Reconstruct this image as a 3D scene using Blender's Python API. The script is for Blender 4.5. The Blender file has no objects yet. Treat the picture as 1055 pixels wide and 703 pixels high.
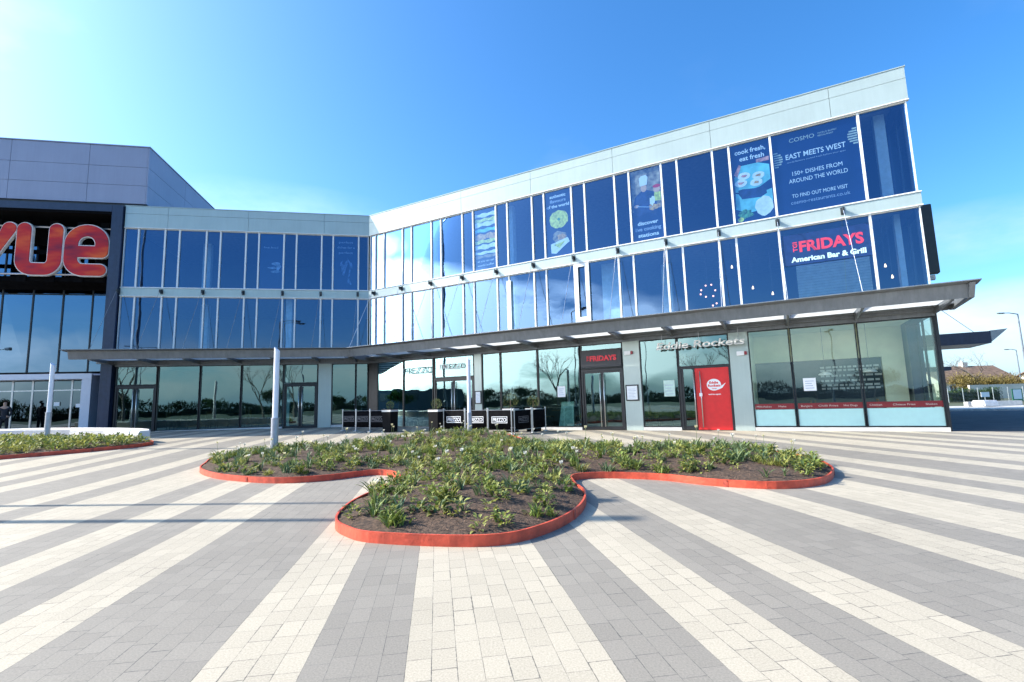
import bpy, bmesh, math, random
from math import radians, sin, cos, pi, sqrt, atan2
from mathutils import Vector, Matrix
from mathutils.geometry import delaunay_2d_cdt
rnd = random.Random(7)
sc = bpy.context.scene
COL = sc.collection

# ------------------------------------------------------------------ camera
HC = 1.25
PITCH, ROLL, FPX = 0.12213, -0.028694, 502.5
cr, sr, cp, sp = cos(ROLL), sin(ROLL), cos(PITCH), sin(PITCH)
right = Vector((cr, -sp*sr, cp*sr))
up = Vector((-sr, -sp*cr, cp*cr))
fwd = Vector((0, cp, sp))
cd = bpy.data.cameras.new('camera'); cam = bpy.data.objects.new('camera', cd); COL.objects.link(cam)
m = Matrix.Identity(4)
for i in range(3):
    m[i][0] = right[i]; m[i][1] = up[i]; m[i][2] = -fwd[i]
m[2][3] = HC
cam.matrix_world = m
cd.sensor_width = 36; cd.lens = 36*FPX/1055; cd.clip_start = .05; cd.clip_end = 6000
sc.camera = cam

# ------------------------------------------------------------------ world and sun
SD = Vector((2.25, -.212, -1.55)).normalized()          # the way the light travels
EL = math.asin(-SD.z); AZ = atan2(-SD.x, -SD.y)
w = bpy.data.worlds.new('World'); sc.world = w; w.use_nodes = True
nt = w.node_tree; nt.nodes.clear()
def N(t, **k):
    n = nt.nodes.new(t)
    for a, b in k.items(): setattr(n, a, b)
    return n
def LK(a, b): nt.links.new(a, b)
sky = N('ShaderNodeTexSky', sky_type='NISHITA', sun_disc=False, sun_elevation=EL, sun_rotation=AZ)
sky.air_density = 1.0; sky.dust_density = 1.7; sky.ozone_density = 2.5; sky.altitude = 50
hs = N('ShaderNodeHueSaturation'); hs.inputs['Saturation'].default_value = 1.3; hs.inputs['Value'].default_value = 1.5
tc = N('ShaderNodeTexCoord'); sep = N('ShaderNodeSeparateXYZ'); LK(tc.outputs['Generated'], sep.inputs[0])
def M(op, a, b=None, c=None, clamp=False):
    n = N('ShaderNodeMath', operation=op); n.use_clamp = clamp
    for i, v in enumerate((a, b, c)):
        if v is None: continue
        if isinstance(v, (int, float)): n.inputs[i].default_value = v
        else: LK(v, n.inputs[i])
    return n.outputs[0]
# clouds live on a plane above: direction / (z + small)
zz = M('ADD', sep.outputs['Z'], .12)
cx = M('DIVIDE', sep.outputs['X'], zz); cy = M('DIVIDE', sep.outputs['Y'], zz)
cmb = N('ShaderNodeCombineXYZ'); LK(cx, cmb.inputs[0]); LK(cy, cmb.inputs[1])
no = N('ShaderNodeTexNoise'); no.inputs['Scale'].default_value = .9; no.inputs['Detail'].default_value = 8; no.inputs['Roughness'].default_value = .55
LK(cmb.outputs[0], no.inputs['Vector'])
# soft banks of white cloud low in the west-south-west
def bank(az, el, wa, we, amp):
    az, el = radians(az), radians(el)
    d = Vector((sin(az)*cos(el), cos(az)*cos(el), sin(el)))
    hx, hy = cos(az), -sin(az)
    a = M('ADD', M('MULTIPLY', sep.outputs['X'], hx), M('MULTIPLY', sep.outputs['Y'], hy))
    f = M('ADD', M('MULTIPLY', sep.outputs['X'], d.x), M('MULTIPLY', sep.outputs['Y'], d.y))
    front = M('GREATER_THAN', f, 0.05)
    e = M('SUBTRACT', sep.outputs['Z'], sin(el))
    q = M('ADD', M('POWER', M('DIVIDE', a, wa), 2), M('POWER', M('DIVIDE', e, we), 2))
    return M('MULTIPLY', M('MULTIPLY', M('SUBTRACT', 1, q, clamp=True), amp), front)
no2 = N('ShaderNodeTexNoise'); no2.inputs['Scale'].default_value = 5; no2.inputs['Detail'].default_value = 9; no2.inputs['Roughness'].default_value = .6
mp = N('ShaderNodeMapping'); mp.inputs['Scale'].default_value = (1, 1, 2.6); LK(tc.outputs['Generated'], mp.inputs[0]); LK(mp.outputs[0], no2.inputs['Vector'])
B = M('ADD', bank(-108, 9.5, .36, .125, 2.2), bank(-122, 7, .40, .125, 1.9))
B = M('ADD', B, bank(-165, 4, .8, .06, .6))
B = M('ADD', B, bank(-25, 20, .25, .06, .035))
B = M('ADD', B, bank(40, 13, .3, .05, .16))
B = M('ADD', B, bank(46, 5, .5, .07, .3))
B = M('ADD', B, bank(-104, 18, .1, .03, .55))
cl = M('MULTIPLY', B, M('MULTIPLY', M('SUBTRACT', no2.outputs[0], .33, clamp=True), 5.5), clamp=True)
wis = M('MULTIPLY', M('MULTIPLY', M('SUBTRACT', no.outputs[0], .56, clamp=True), 1.0), M('MULTIPLY', M('SUBTRACT', .75, sep.outputs['Z'], clamp=True), 1.2), clamp=True)
cl = M('MAXIMUM', cl, wis)
# pale blue haze low over the horizon
hz = N('ShaderNodeMixRGB'); LK(M('MULTIPLY', M('SUBTRACT', 1, M('DIVIDE', sep.outputs['Z'], .16), clamp=True), .62), hz.inputs[0]); tint = N('ShaderNodeMixRGB', blend_type='MULTIPLY'); tint.inputs[0].default_value = 1; tint.inputs[2].default_value = (.84, 1.08, 1.2, 1); LK(hs.outputs[0], tint.inputs[1]); LK(tint.outputs[0], hz.inputs[1]); hz.inputs[2].default_value = (4.2, 6.0, 8.2, 1)
# clouds glow more the nearer they stand to the sun
sunup = M('ADD', M('ADD', M('MULTIPLY', sep.outputs['X'], -SD.x), M('MULTIPLY', sep.outputs['Y'], -SD.y)), M('MULTIPLY', sep.outputs['Z'], -SD.z))
gl_ = M('MULTIPLY_ADD', M('POWER', M('MAXIMUM', sunup, 0), 2), 46, 7)
cc = N('ShaderNodeCombineXYZ'); LK(gl_, cc.inputs[0]); LK(M('MULTIPLY', gl_, 1.02), cc.inputs[1]); LK(M('MULTIPLY', gl_, 1.06), cc.inputs[2])
mix = N('ShaderNodeMixRGB'); LK(cl, mix.inputs[0]); LK(hz.outputs[0], mix.inputs[1]); LK(cc.outputs[0], mix.inputs[2])
LK(sky.outputs[0], hs.inputs['Color'])
bg = N('ShaderNodeBackground'); bg.inputs['Strength'].default_value = .10
out = N('ShaderNodeOutputWorld'); LK(mix.outputs[0], bg.inputs[0]); LK(bg.outputs[0], out.inputs[0])
ld = bpy.data.lights.new('sun', 'SUN'); ld.energy = 5.0; ld.angle = radians(.53); ld.color = (1, .94, .84)
lo = bpy.data.objects.new('sun', ld); COL.objects.link(lo)
lo.rotation_euler = SD.to_track_quat('-Z', 'Y').to_euler(); lo.location = (-20, 0, 30)
vs = sc.view_settings; vs.view_transform = 'Standard'; vs.look = 'None'; vs.exposure = 0.9; vs.gamma = 1; vs.use_curve_mapping = False
sc.cycles.max_bounces = 8; sc.cycles.transparent_max_bounces = 16; sc.cycles.caustics_reflective = False; sc.cycles.caustics_refractive = False

# ------------------------------------------------------------------ materials
MAT = {}
def mat(name, col, rough=.6, metal=0., var=.08, scale=6., bump=0., bscale=60., spec=.5, coat=0., emit=None, trans=None):
    if name in MAT: return MAT[name]
    mm = bpy.data.materials.new(name); mm.use_nodes = True; t = mm.node_tree; b = t.nodes['Principled BSDF']
    b.inputs['Roughness'].default_value = rough; b.inputs['Metallic'].default_value = metal
    b.inputs['Specular IOR Level'].default_value = spec; b.inputs['Coat Weight'].default_value = coat
    tcn = t.nodes.new('ShaderNodeTexCoord'); n = t.nodes.new('ShaderNodeTexNoise')
    n.inputs['Scale'].default_value = scale; n.inputs['Detail'].default_value = 5
    t.links.new(tcn.outputs['Object'], n.inputs['Vector'])
    r = t.nodes.new('ShaderNodeValToRGB'); t.links.new(n.outputs[0], r.inputs[0])
    c0 = [max(0, c*(1-var*1.5)) for c in col]; c1 = [min(1, c*(1+var*1.5)) for c in col]
    r.color_ramp.elements[0].position = .3; r.color_ramp.elements[1].position = .7
    r.color_ramp.elements[0].color = (*c0, 1); r.color_ramp.elements[1].color = (*c1, 1)
    t.links.new(r.outputs[0], b.inputs['Base Color'])
    if bump:
        n2 = t.nodes.new('ShaderNodeTexNoise'); n2.inputs['Scale'].default_value = bscale; n2.inputs['Detail'].default_value = 6
        t.links.new(tcn.outputs['Object'], n2.inputs['Vector'])
        bp = t.nodes.new('ShaderNodeBump'); bp.inputs['Strength'].default_value = bump; bp.inputs['Distance'].default_value = .02
        t.links.new(n2.outputs[0], bp.inputs['Height']); t.links.new(bp.outputs[0], b.inputs['Normal'])
    if emit:
        b.inputs['Emission Color'].default_value = (*col, 1); b.inputs['Emission Strength'].default_value = emit
    if trans:      # thin translucent sheet
        tr = t.nodes.new('ShaderNodeBsdfTranslucent'); t.links.new(r.outputs[0], tr.inputs[0])
        mx = t.nodes.new('ShaderNodeMixShader'); mx.inputs[0].default_value = trans
        t.links.new(b.outputs[0], mx.inputs[1]); t.links.new(tr.outputs[0], mx.inputs[2])
        t.links.new(mx.outputs[0], t.nodes['Material Output'].inputs[0])
    MAT[name] = mm; return mm
def glass(name, tint, gloss, f0, ripple=.004):
    if name in MAT: return MAT[name]
    mm = bpy.data.materials.new(name); mm.use_nodes = True; t = mm.node_tree; t.nodes.clear()
    o = t.nodes.new('ShaderNodeOutputMaterial'); tr = t.nodes.new('ShaderNodeBsdfTransparent'); gl = t.nodes.new('ShaderNodeBsdfGlossy')
    tr.inputs[0].default_value = (*tint, 1); gl.inputs[0].default_value = (*gloss, 1); gl.inputs['Roughness'].default_value = 0.004
    lw = t.nodes.new('ShaderNodeFresnel'); lw.inputs[0].default_value = 1.5
    ma = t.nodes.new('ShaderNodeMath'); ma.operation = 'MULTIPLY_ADD'; ma.inputs[1].default_value = 1-f0; ma.inputs[2].default_value = f0; ma.use_clamp = True
    t.links.new(lw.outputs[0], ma.inputs[0])
    tcn = t.nodes.new('ShaderNodeTexCoord'); n = t.nodes.new('ShaderNodeTexNoise'); n.inputs['Scale'].default_value = .9; n.inputs['Detail'].default_value = 1
    t.links.new(tcn.outputs['Object'], n.inputs['Vector'])
    bp = t.nodes.new('ShaderNodeBump'); bp.inputs['Strength'].default_value = 1; bp.inputs['Distance'].default_value = ripple
    t.links.new(n.outputs[0], bp.inputs['Height']); t.links.new(bp.outputs[0], gl.inputs['Normal'])
    mx = t.nodes.new('ShaderNodeMixShader'); t.links.new(ma.outputs[0], mx.inputs[0]); t.links.new(tr.outputs[0], mx.inputs[1]); t.links.new(gl.outputs[0], mx.inputs[2])
    t.links.new(mx.outputs[0], o.inputs[0]); MAT[name] = mm; return mm

G_UP = glass('solar_glass', (.62, .8, .92), (.3, .52, .88), .18)
G_GF = glass('shop_glass', (.55, .8, .76), (.55, .84, .84), .2)
G_EAST = glass('clear_corner_glass', (.7, .9, .86), (.7, .9, .9), .12)
G_CIN = glass('cinema_glass', (.12, .2, .3), (.34, .55, .8), .30)
G_COR = glass('corner_shop_glass', (.95, 1.0, .97), (.7, .92, .9), .11)
WHITE = mat('white_frame', (.78, .8, .8), .35, var=.02)
def streaks(m_, amt=.25):
    t = m_.node_tree; b = t.nodes['Principled BSDF']; src = b.inputs['Base Color'].links[0].from_socket
    tcn = t.nodes.new('ShaderNodeTexCoord'); mp_ = t.nodes.new('ShaderNodeMapping'); mp_.inputs['Scale'].default_value = (5, 5, .35)
    n = t.nodes.new('ShaderNodeTexNoise'); n.inputs['Scale'].default_value = 1.5; n.inputs['Detail'].default_value = 7; n.inputs['Roughness'].default_value = .7
    r_ = t.nodes.new('ShaderNodeMapRange'); r_.inputs[1].default_value = .35; r_.inputs[2].default_value = .7; r_.inputs[3].default_value = 1; r_.inputs[4].default_value = 1-amt
    v = t.nodes.new('ShaderNodeVectorMath'); v.operation = 'SCALE'
    t.links.new(tcn.outputs['Object'], mp_.inputs[0]); t.links.new(mp_.outputs[0], n.inputs['Vector']); t.links.new(n.outputs[0], r_.inputs[0])
    t.links.new(src, v.inputs[0]); t.links.new(r_.outputs[0], v.inputs['Scale']); t.links.new(v.outputs[0], b.inputs['Base Color'])
PANEL = mat('pale_green_cladding', (.45, .53, .5), .3, var=.03, scale=1.2, metal=.2)
GREYP = mat('canopy_grey', (.24, .262, .285), .4, metal=.4, var=.06, scale=2)
GREYD = mat('dark_grey_metal', (.05, .055, .06), .4, metal=.3, var=.1)
DARK = mat('black_frame', (.015, .017, .02), .35, var=.15)
NAVY = mat('navy_cladding', (.025, .04, .085), .35, var=.1)
LILAC = mat('lilac_grey_panel', (.31, .335, .44), .45, metal=.1, var=.03, scale=.8)
streaks(PANEL, .07); streaks(LILAC, .07); streaks(NAVY, .3); streaks(GREYP, .25)
STEEL = mat('brushed_steel', (.55, .56, .58), .3, metal=.9, var=.05)
BLACK = mat('black_fabric', (.004, .004, .005), .95, var=.2, spec=.1)
LAVW = mat('white_tube', (.9, .88, .93), .4, var=.02)
CONC = mat('pale_concrete', (.62, .61, .58), .8, var=.08, bump=.2)
SKYL = mat('skylight_sheet', (.88, .89, .88), .5, var=.02, trans=.8)
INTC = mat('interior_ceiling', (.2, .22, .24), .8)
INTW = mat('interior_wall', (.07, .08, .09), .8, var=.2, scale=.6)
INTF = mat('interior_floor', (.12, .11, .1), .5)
PALEW = mat('pale_yellow_wall', (.78, .82, .6), .8, var=.05, scale=2)
RED = mat('red_door_paint', (.72, .02, .02), .4, var=.04)
REDS = mat('red_letter', (.75, .03, .05), .4, var=.03)
WTXT = mat('white_lettering', (.88, .89, .9), .5, var=.02)
GTXT = mat('soft_grey_lettering', (.4, .45, .58), .5, var=.02)
POST = mat('navy_vinyl', (.008, .02, .075), .3, var=.15, scale=1.5, spec=.6)

# ------------------------------------------------------------------ mesh helpers
class MB:
    def __init__(s): s.v = []; s.f = []
    def add(s, vs, fs):
        k = len(s.v); s.v += [tuple(x) for x in vs]; s.f += [tuple(k+i for i in f) for f in fs]; return s
    def hexa(s, c):                       # 8 corners: bottom 4, top 4
        return s.add(c, [(3, 2, 1, 0), (4, 5, 6, 7), (0, 1, 5, 4), (1, 2, 6, 5), (2, 3, 7, 6), (3, 0, 4, 7)])
    def box(s, x0, x1, y0, y1, z0, z1, T=None):
        c = [(x0, y0, z0), (x1, y0, z0), (x1, y1, z0), (x0, y1, z0), (x0, y0, z1), (x1, y0, z1), (x1, y1, z1), (x0, y1, z1)]
        if T: c = [T(*p) for p in c]
        return s.hexa(c)
    def tube(s, pts, rad, n=8, cap=True):
        pts = [Vector(p) for p in pts]; rs = rad if isinstance(rad, (list, tuple)) else [rad]*len(pts)
        k = len(s.v); prev = None
        for i, p in enumerate(pts):
            d = (pts[min(i+1, len(pts)-1)]-pts[max(i-1, 0)]).normalized()
            if prev is None:
                a = d.orthogonal().normalized()
            else:
                a = (prev - d*prev.dot(d)).normalized()
            prev = a; b = d.cross(a)
            for j in range(n):
                t = 2*pi*j/n; s.v.append(tuple(p+(a*cos(t)+b*sin(t))*rs[i]))
        for i in range(len(pts)-1):
            for j in range(n):
                s.f.append((k+i*n+j, k+i*n+(j+1) % n, k+(i+1)*n+(j+1) % n, k+(i+1)*n+j))
        if cap:
            s.f.append(tuple(k+j for j in range(n))[::-1]); s.f.append(tuple(k+(len(pts)-1)*n+j for j in range(n)))
        return s
    def lathe(s, prof, c=(0, 0, 0), n=16):
        k = len(s.v)
        for r, z in prof:
            for j in range(n): s.v.append((c[0]+r*cos(2*pi*j/n), c[1]+r*sin(2*pi*j/n), c[2]+z))
        for i in range(len(prof)-1):
            for j in range(n): s.f.append((k+i*n+j, k+i*n+(j+1) % n, k+(i+1)*n+(j+1) % n, k+(i+1)*n+j))
        s.f.append(tuple(k+j for j in range(n))[::-1]); s.f.append(tuple(k+(len(prof)-1)*n+j for j in range(n)))
        return s
    def build(s, name, mt, parent=None, smooth=False, origin=None, bevel=0):
        me = bpy.data.meshes.new(name)
        o0 = Vector(origin) if origin is not None else (Vector(parent['_o']) if parent is not None else Vector((0, 0, 0)))
        me.from_pydata([tuple(Vector(v)-o0) for v in s.v], [], s.f); me.update()
        bm = bmesh.new(); bm.from_mesh(me); bmesh.ops.recalc_face_normals(bm, faces=bm.faces)
        if bevel:
            bmesh.ops.bevel(bm, geom=list(bm.edges), offset=bevel, segments=2, affect='EDGES', clamp_overlap=True)
        bm.to_mesh(me); bm.free()
        if smooth:
            for p in me.polygons: p.use_smooth = True
        me.materials.append(mt)
        o = bpy.data.objects.new(name, me); COL.objects.link(o); o['_o'] = tuple(o0)
        if parent is not None: o.parent = parent
        else: o.location = o0
        return o
def tag(o, label, cat, group=None, kind=None):
    if label: o['label'] = label
    if cat: o['category'] = cat
    if group: o['group'] = group
    if kind: o['kind'] = kind
    return o
def thing(name, label, cat, loc=(0, 0, 0), group=None, build_local=False):
    o = bpy.data.objects.new(name, None); COL.objects.link(o); o.location = loc; o.empty_display_size = .2
    o['_o'] = (0, 0, 0) if build_local else tuple(loc)
    return tag(o, label, cat, group)
def dup(root, loc, rz=0., scale=None, label=None, group=None):
    r = root.copy(); COL.objects.link(r); r.location = loc; r.rotation_euler = (0, 0, rz)
    if scale: r.scale = scale if isinstance(scale, tuple) else (scale,)*3
    if label: r['label'] = label
    if group: r['group'] = group
    for ch in list(root.children):
        c = ch.copy(); COL.objects.link(c); c.parent = r
        for g_ in list(ch.children):
            d = g_.copy(); COL.objects.link(d); d.parent = c
    return r

# ------------------------------------------------------------------ the two wings' frames
P = Vector((-7.588, 25.689, 0)); A1, A2 = -.50168, 3.33459
E1 = Vector((cos(A1), sin(A1), 0)); N1 = Vector((sin(A1), -cos(A1), 0))
E2 = Vector((cos(A2), sin(A2), 0)); N2 = Vector((-sin(A2), cos(A2), 0))
if N2.y > 0: N2 = -N2
Z = Vector((0, 0, 1))
def R(u, o, z): return P+E1*u+N1*o+Z*z
def L(u, o, z): return P+E2*u+N2*o+Z*z
MIT = .362
def smooth01(t): t = max(0, min(1, t)); return t*t*(3-2*t)
def gz(x, y):                               # the square rises very gently to the left
    return smooth01((y-7)/10)*max(0, min(.3, .014*(3-x)))
def sweep(mb, T, prof, u0, u1, m0=False, m1=False):
    n = len(prof)
    a = [T(u0+(MIT*o if m0 else 0), o, z) for o, z in prof]; b = [T(u1+(MIT*o if m1 else 0), o, z) for o, z in prof]
    fs = [tuple(range(n))[::-1], tuple(range(n, 2*n))]+[(i, (i+1) % n, n+(i+1) % n, n+i) for i in range(n)]
    mb.add(a+b, fs); return mb
def rect(o0, o1, z0, z1): return [(o0, z0), (o1, z0), (o1, z1), (o0, z1)]

def text(s, T, u, o, z, h, mt, parent=None, name='lettering', width=None, ext=.004, bold=0., shear=0., align='CENTER', origin=None, sx=1., rot=False):
    """Lettering of cap height about h, centred at u along the wall."""
    cu = bpy.data.curves.new('t', 'FONT'); cu.body = s; cu.size = h*1.38; cu.extrude = ext; cu.offset = bold; cu.shear = shear
    cu.align_x = align; cu.align_y = 'BOTTOM_BASELINE'; cu.resolution_u = 3; cu.space_line = 1.0
    ob = bpy.data.objects.new('t', cu); COL.objects.link(ob)
    dg = bpy.context.evaluated_depsgraph_get(); me = bpy.data.meshes.new_from_object(ob.evaluated_get(dg))
    bpy.data.objects.remove(ob)
    xs = [v.co.x for v in me.vertices]; w_ = max(xs)-min(xs); k = (width/w_) if width else sx
    xc = (max(xs)+min(xs))/2 if align == 'CENTER' else min(xs)
    r = E1 if T is R else -E2; n_ = N1 if T is R else N2
    base = T(u, o, z); mb = MB()
    mb.v = [tuple(base+(r*(-v.co.y)+Z*((v.co.x-xc)*k) if rot else r*((v.co.x-xc)*k)+Z*v.co.y)+n_*v.co.z) for v in me.vertices]; mb.f = [tuple(p.vertices) for p in me.polygons]
    bpy.data.meshes.remove(me)
    return mb.build(name, mt, parent, origin=origin)
def disc(T, u, z, o, ru, rz, n=20, wob=0., seed=0, ang=0., th=.003):
    q = random.Random(seed); mb = MB(); pts = []
    for i in range(n):
        t = 2*pi*i/n; k = 1+wob*(q.random()-.5)*2
        a, b = ru*k*cos(t), rz*k*sin(t)
        pts.append((u+a*cos(ang)-b*sin(ang), z+a*sin(ang)+b*cos(ang)))
    v = [T(a, o, b) for a, b in pts]+[T(a, o+th, b) for a, b in pts]
    mb.add(v, [tuple(range(n))[::-1], tuple(range(n, 2*n))]+[(i, (i+1) % n, n+(i+1) % n, n+i) for i in range(n)])
    return mb
def poly(T, pts, o, th=.003):
    n = len(pts); v = [T(a, o, b) for a, b in pts]+[T(a, o+th, b) for a, b in pts]
    return MB().add(v, [tuple(range(n))[::-1], tuple(range(n, 2*n))]+[(i, (i+1) % n, n+(i+1) % n, n+i) for i in range(n)])

# ------------------------------------------------------------------ ground
def paving_mat():
    mm = bpy.data.materials.new('striped_block_paving'); mm.use_nodes = True; t = mm.node_tree; b = t.nodes['Principled BSDF']
    def n_(ty, **k):
        q = t.nodes.new(ty)
        for a, c in k.items(): setattr(q, a, c)
        return q
    def mth(op, a, b_=None, c=None, clamp=False):
        q = n_('ShaderNodeMath', operation=op); q.use_clamp = clamp
        for i, v in enumerate((a, b_, c)):
            if v is None: continue
            if isinstance(v, (int, float)): q.inputs[i].default_value = v
            else: t.links.new(v, q.inputs[i])
        return q.outputs[0]
    tcn = n_('ShaderNodeTexCoord'); sp_ = n_('ShaderNodeSeparateXYZ'); t.links.new(tcn.outputs['Object'], sp_.inputs[0])
    th = radians(-8.9); c, s = cos(th), sin(th)
    S = mth('ADD', mth('ADD', mth('MULTIPLY', sp_.outputs[0], c), mth('MULTIPLY', sp_.outputs[1], -s)), .16)
    Tt = mth('ADD', mth('MULTIPLY', sp_.outputs[0], s), mth('MULTIPLY', sp_.outputs[1], c))
    U = .491
    m_ = mth('MULTIPLY', mth('FRACT', mth('DIVIDE', S, 10*U)), 10)      # 0..10 units
    # light in 0-2, 3-4, 5-6, 8-9
    def band(a, b_): return mth('MULTIPLY', mth('GREATER_THAN', m_, a), mth('LESS_THAN', m_, b_))
    light = mth('ADD', mth('ADD', band(-1, 2), band(3, 4)), mth('ADD', band(5, 6), band(8, 9)), clamp=True)
    bw = U/4; bl = .195
    ci = mth('FLOOR', mth('DIVIDE', S, bw)); fx = mth('FRACT', mth('DIVIDE', S, bw))
    wn = n_('ShaderNodeTexWhiteNoise', noise_dimensions='1D'); t.links.new(ci, wn.inputs['W'])
    ty = mth('ADD', mth('DIVIDE', Tt, bl), wn.outputs[0]); ri = mth('FLOOR', ty); fy = mth('FRACT', ty)
    cv = n_('ShaderNodeCombineXYZ'); t.links.new(ci, cv.inputs[0]); t.links.new(ri, cv.inputs[1])
    wb = n_('ShaderNodeTexWhiteNoise', noise_dimensions='2D'); t.links.new(cv.outputs[0], wb.inputs['Vector'])
    ex = mth('MULTIPLY', mth('MINIMUM', fx, mth('SUBTRACT', 1, fx)), bw)
    ey = mth('MULTIPLY', mth('MINIMUM', fy, mth('SUBTRACT', 1, fy)), bl)
    nz = n_('ShaderNodeTexNoise'); nz.inputs['Scale'].default_value = 30; t.links.new(tcn.outputs['Object'], nz.inputs['Vector'])
    jw = mth('MULTIPLY_ADD', nz.outputs[0], .0045, -.0008)
    wj = n_('ShaderNodeTexWhiteNoise', noise_dimensions='3D'); cj = n_('ShaderNodeCombineXYZ'); t.links.new(ci, cj.inputs[0]); t.links.new(ri, cj.inputs[1]); cj.inputs[2].default_value = 3.7; t.links.new(cj.outputs[0], wj.inputs['Vector'])
    wide = mth('MULTIPLY_ADD', mth('POWER', wj.outputs[0], 3), 1.9, .45)
    joint = mth('LESS_THAN', mth('MINIMUM', ex, ey), mth('MULTIPLY', jw, wide))
    big = n_('ShaderNodeTexNoise'); big.inputs['Scale'].default_value = .35; big.inputs['Detail'].default_value = 6; t.links.new(tcn.outputs['Object'], big.inputs['Vector'])
    gr = n_('ShaderNodeTexNoise'); gr.inputs['Scale'].default_value = 95; gr.inputs['Detail'].default_value = 8; gr.inputs['Roughness'].default_value = .8; t.links.new(tcn.outputs['Object'], gr.inputs['Vector'])
    val = mth('ADD', mth('ADD', mth('MULTIPLY_ADD', wb.outputs[0], .11, .845), mth('MULTIPLY', mth('SUBTRACT', big.outputs[0], .5), .42)), mth('MULTIPLY', mth('SUBTRACT', gr.outputs[0], .5), 1.5))
    mx = n_('ShaderNodeMixRGB'); t.links.new(light, mx.inputs[0]); mx.inputs[1].default_value = (.276, .246, .203, 1); mx.inputs[2].default_value = (.485, .422, .322, 1)
    vv = n_('ShaderNodeVectorMath', operation='SCALE'); t.links.new(mx.outputs[0], vv.inputs[0]); t.links.new(val, vv.inputs['Scale'])
    # stains: scattered small dark spots and gum
    vo = n_('ShaderNodeTexVoronoi'); vo.inputs['Scale'].default_value = 1.1; t.links.new(tcn.outputs['Object'], vo.inputs['Vector'])
    spot = mth('LESS_THAN', vo.outputs['Distance'], .022)
    dk = n_('ShaderNodeMixRGB'); t.links.new(mth('MULTIPLY', spot, .55), dk.inputs[0]); t.links.new(vv.outputs[0], dk.inputs[1]); dk.inputs[2].default_value = (.08, .075, .07, 1)
    jm = n_('ShaderNodeMixRGB'); t.links.new(mth('MULTIPLY', joint, .8), jm.inputs[0]); t.links.new(dk.outputs[0], jm.inputs[1]); jm.inputs[2].default_value = (.06, .057, .052, 1)
    t.links.new(jm.outputs[0], b.inputs['Base Color']); b.inputs['Roughness'].default_value = .72
    hgt = mth('ADD', mth('MULTIPLY', joint, -1), mth('ADD', mth('MULTIPLY', gr.outputs[0], .35), mth('MULTIPLY', wb.outputs[0], .35)))
    bp = n_('ShaderNodeBump'); bp.inputs['Strength'].default_value = .5; bp.inputs['Distance'].default_value = .004
    t.links.new(hgt, bp.inputs['Height']); t.links.new(bp.outputs[0], b.inputs['Normal'])
    return mm
PAV = paving_mat()
mb = MB(); nx, ny = 90, 90; X0, X1, Y0, Y1 = -60, 30, -20, 70
for j in range(ny+1):
    for i in range(nx+1):
        x = X0+(X1-X0)*i/nx; y = Y0+(Y1-Y0)*j/ny; mb.v.append((x, y, gz(x, y)))
# the paving stops on the line of the right-hand facade beyond the building
for j in range(ny):
    for i in range(nx):
        a = j*(nx+1)+i; x, y, _ = mb.v[a]
        mb.f.append((a, a+1, a+nx+2, a+nx+1))
pv = mb.build('paving', PAV, smooth=True); tag(pv, None, None, kind='structure')
asph = mat('asphalt', (.055, .058, .065), .85, var=.2, scale=1.5, bump=.3)
grnd = mat('far_ground', (.075, .085, .04), .9, var=.25, scale=.05)
g = MB(); g.add([(-2500, -2500, -.05), (2500, -2500, -.05), (2500, 2500, -.05), (-2500, 2500, -.05)], [(0, 1, 2, 3)])
tag(g.build('ground', grnd), None, None, kind='structure')
C0 = R(23.25, -.02, 0)
SDV = -N1                                   # away from the camera, along the side wall
g = MB(); a, b_, c_, d_ = C0, C0+E1*45, C0+E1*45+SDV*16.5, C0+SDV*16.5
g.add([(q.x, q.y, .006) for q in (a, b_, c_, d_)], [(0, 1, 2, 3)])
tag(g.build('service_road', asph), None, None, kind='structure')
g = MB(); a, b_, c_, d_ = C0+SDV*16.5, C0+E1*45+SDV*16.5, C0+E1*45+SDV*26, C0+SDV*26
g.add([(q.x, q.y, .010) for q in (a, b_, c_, d_)], [(0, 1, 2, 3)])
tag(g.build('far_pavement', mat('pale_pavement', (.5, .47, .42), .8, var=.1, scale=2)), None, None, kind='structure')
KERB = mat('kerb_stone', (.5, .49, .46), .8, var=.1)
g = MB()
for (s0, s1) in ((16.3, 16.5),):
    q = [C0+SDV*s0, C0+E1*45+SDV*s0, C0+E1*45+SDV*s1, C0+SDV*s1]
    g.hexa([(p.x, p.y, .0) for p in q]+[(p.x, p.y, .11) for p in q])
tag(g.build('kerb', KERB), None, None, kind='structure')

# ------------------------------------------------------------------ the long restaurant building
H1, H1b, H2, H3, H4, H5, CAN0, CAN1 = 11.49, 11.10, 10.37, 7.34, 6.88, 3.43, 3.56, 3.98
UE = 23.2; LE = 11.8; DEP = 15.3
bld = thing('retail_building', 'three-storey glass fronted building with pale green cladding, two wings meeting at an inner corner', 'building', tuple(P))
# shell
g = MB()
sweep(g, R, rect(-DEP, -.32, 10.5, 10.9), 0, UE-.1, m0=True); sweep(g, L, rect(-DEP, -.32, 10.5, 10.9), 0, LE-.02, m0=True)
g.build('roof', mat('roof_membrane', (.2, .2, .2), .9), bld)
g = MB(); sweep(g, R, rect(-DEP, -DEP+.3, 0, H1), 0, UE, m0=True); sweep(g, L, rect(-DEP, -DEP+.3, 0, H1), 0, LE-.02, m0=True)
g.build('rear_wall', NAVY, bld)
g = MB()
g.box(UE-.3, UE, -DEP+.31, -2.3, 0, H1-.02, R); g.box(UE-.3, UE, -2.29, -.02, CAN0-.1, CAN0+.3, R); g.box(UE-.3, UE, -2.29, -.33, H4+.01, H3-.01, R)
g.box(UE-.3, UE, -2.29, -.33, H2+.01, H1-.02, R)
g.box(UE-.03, UE+.06, -2.29, -2.2, 0, H2, R)
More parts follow.
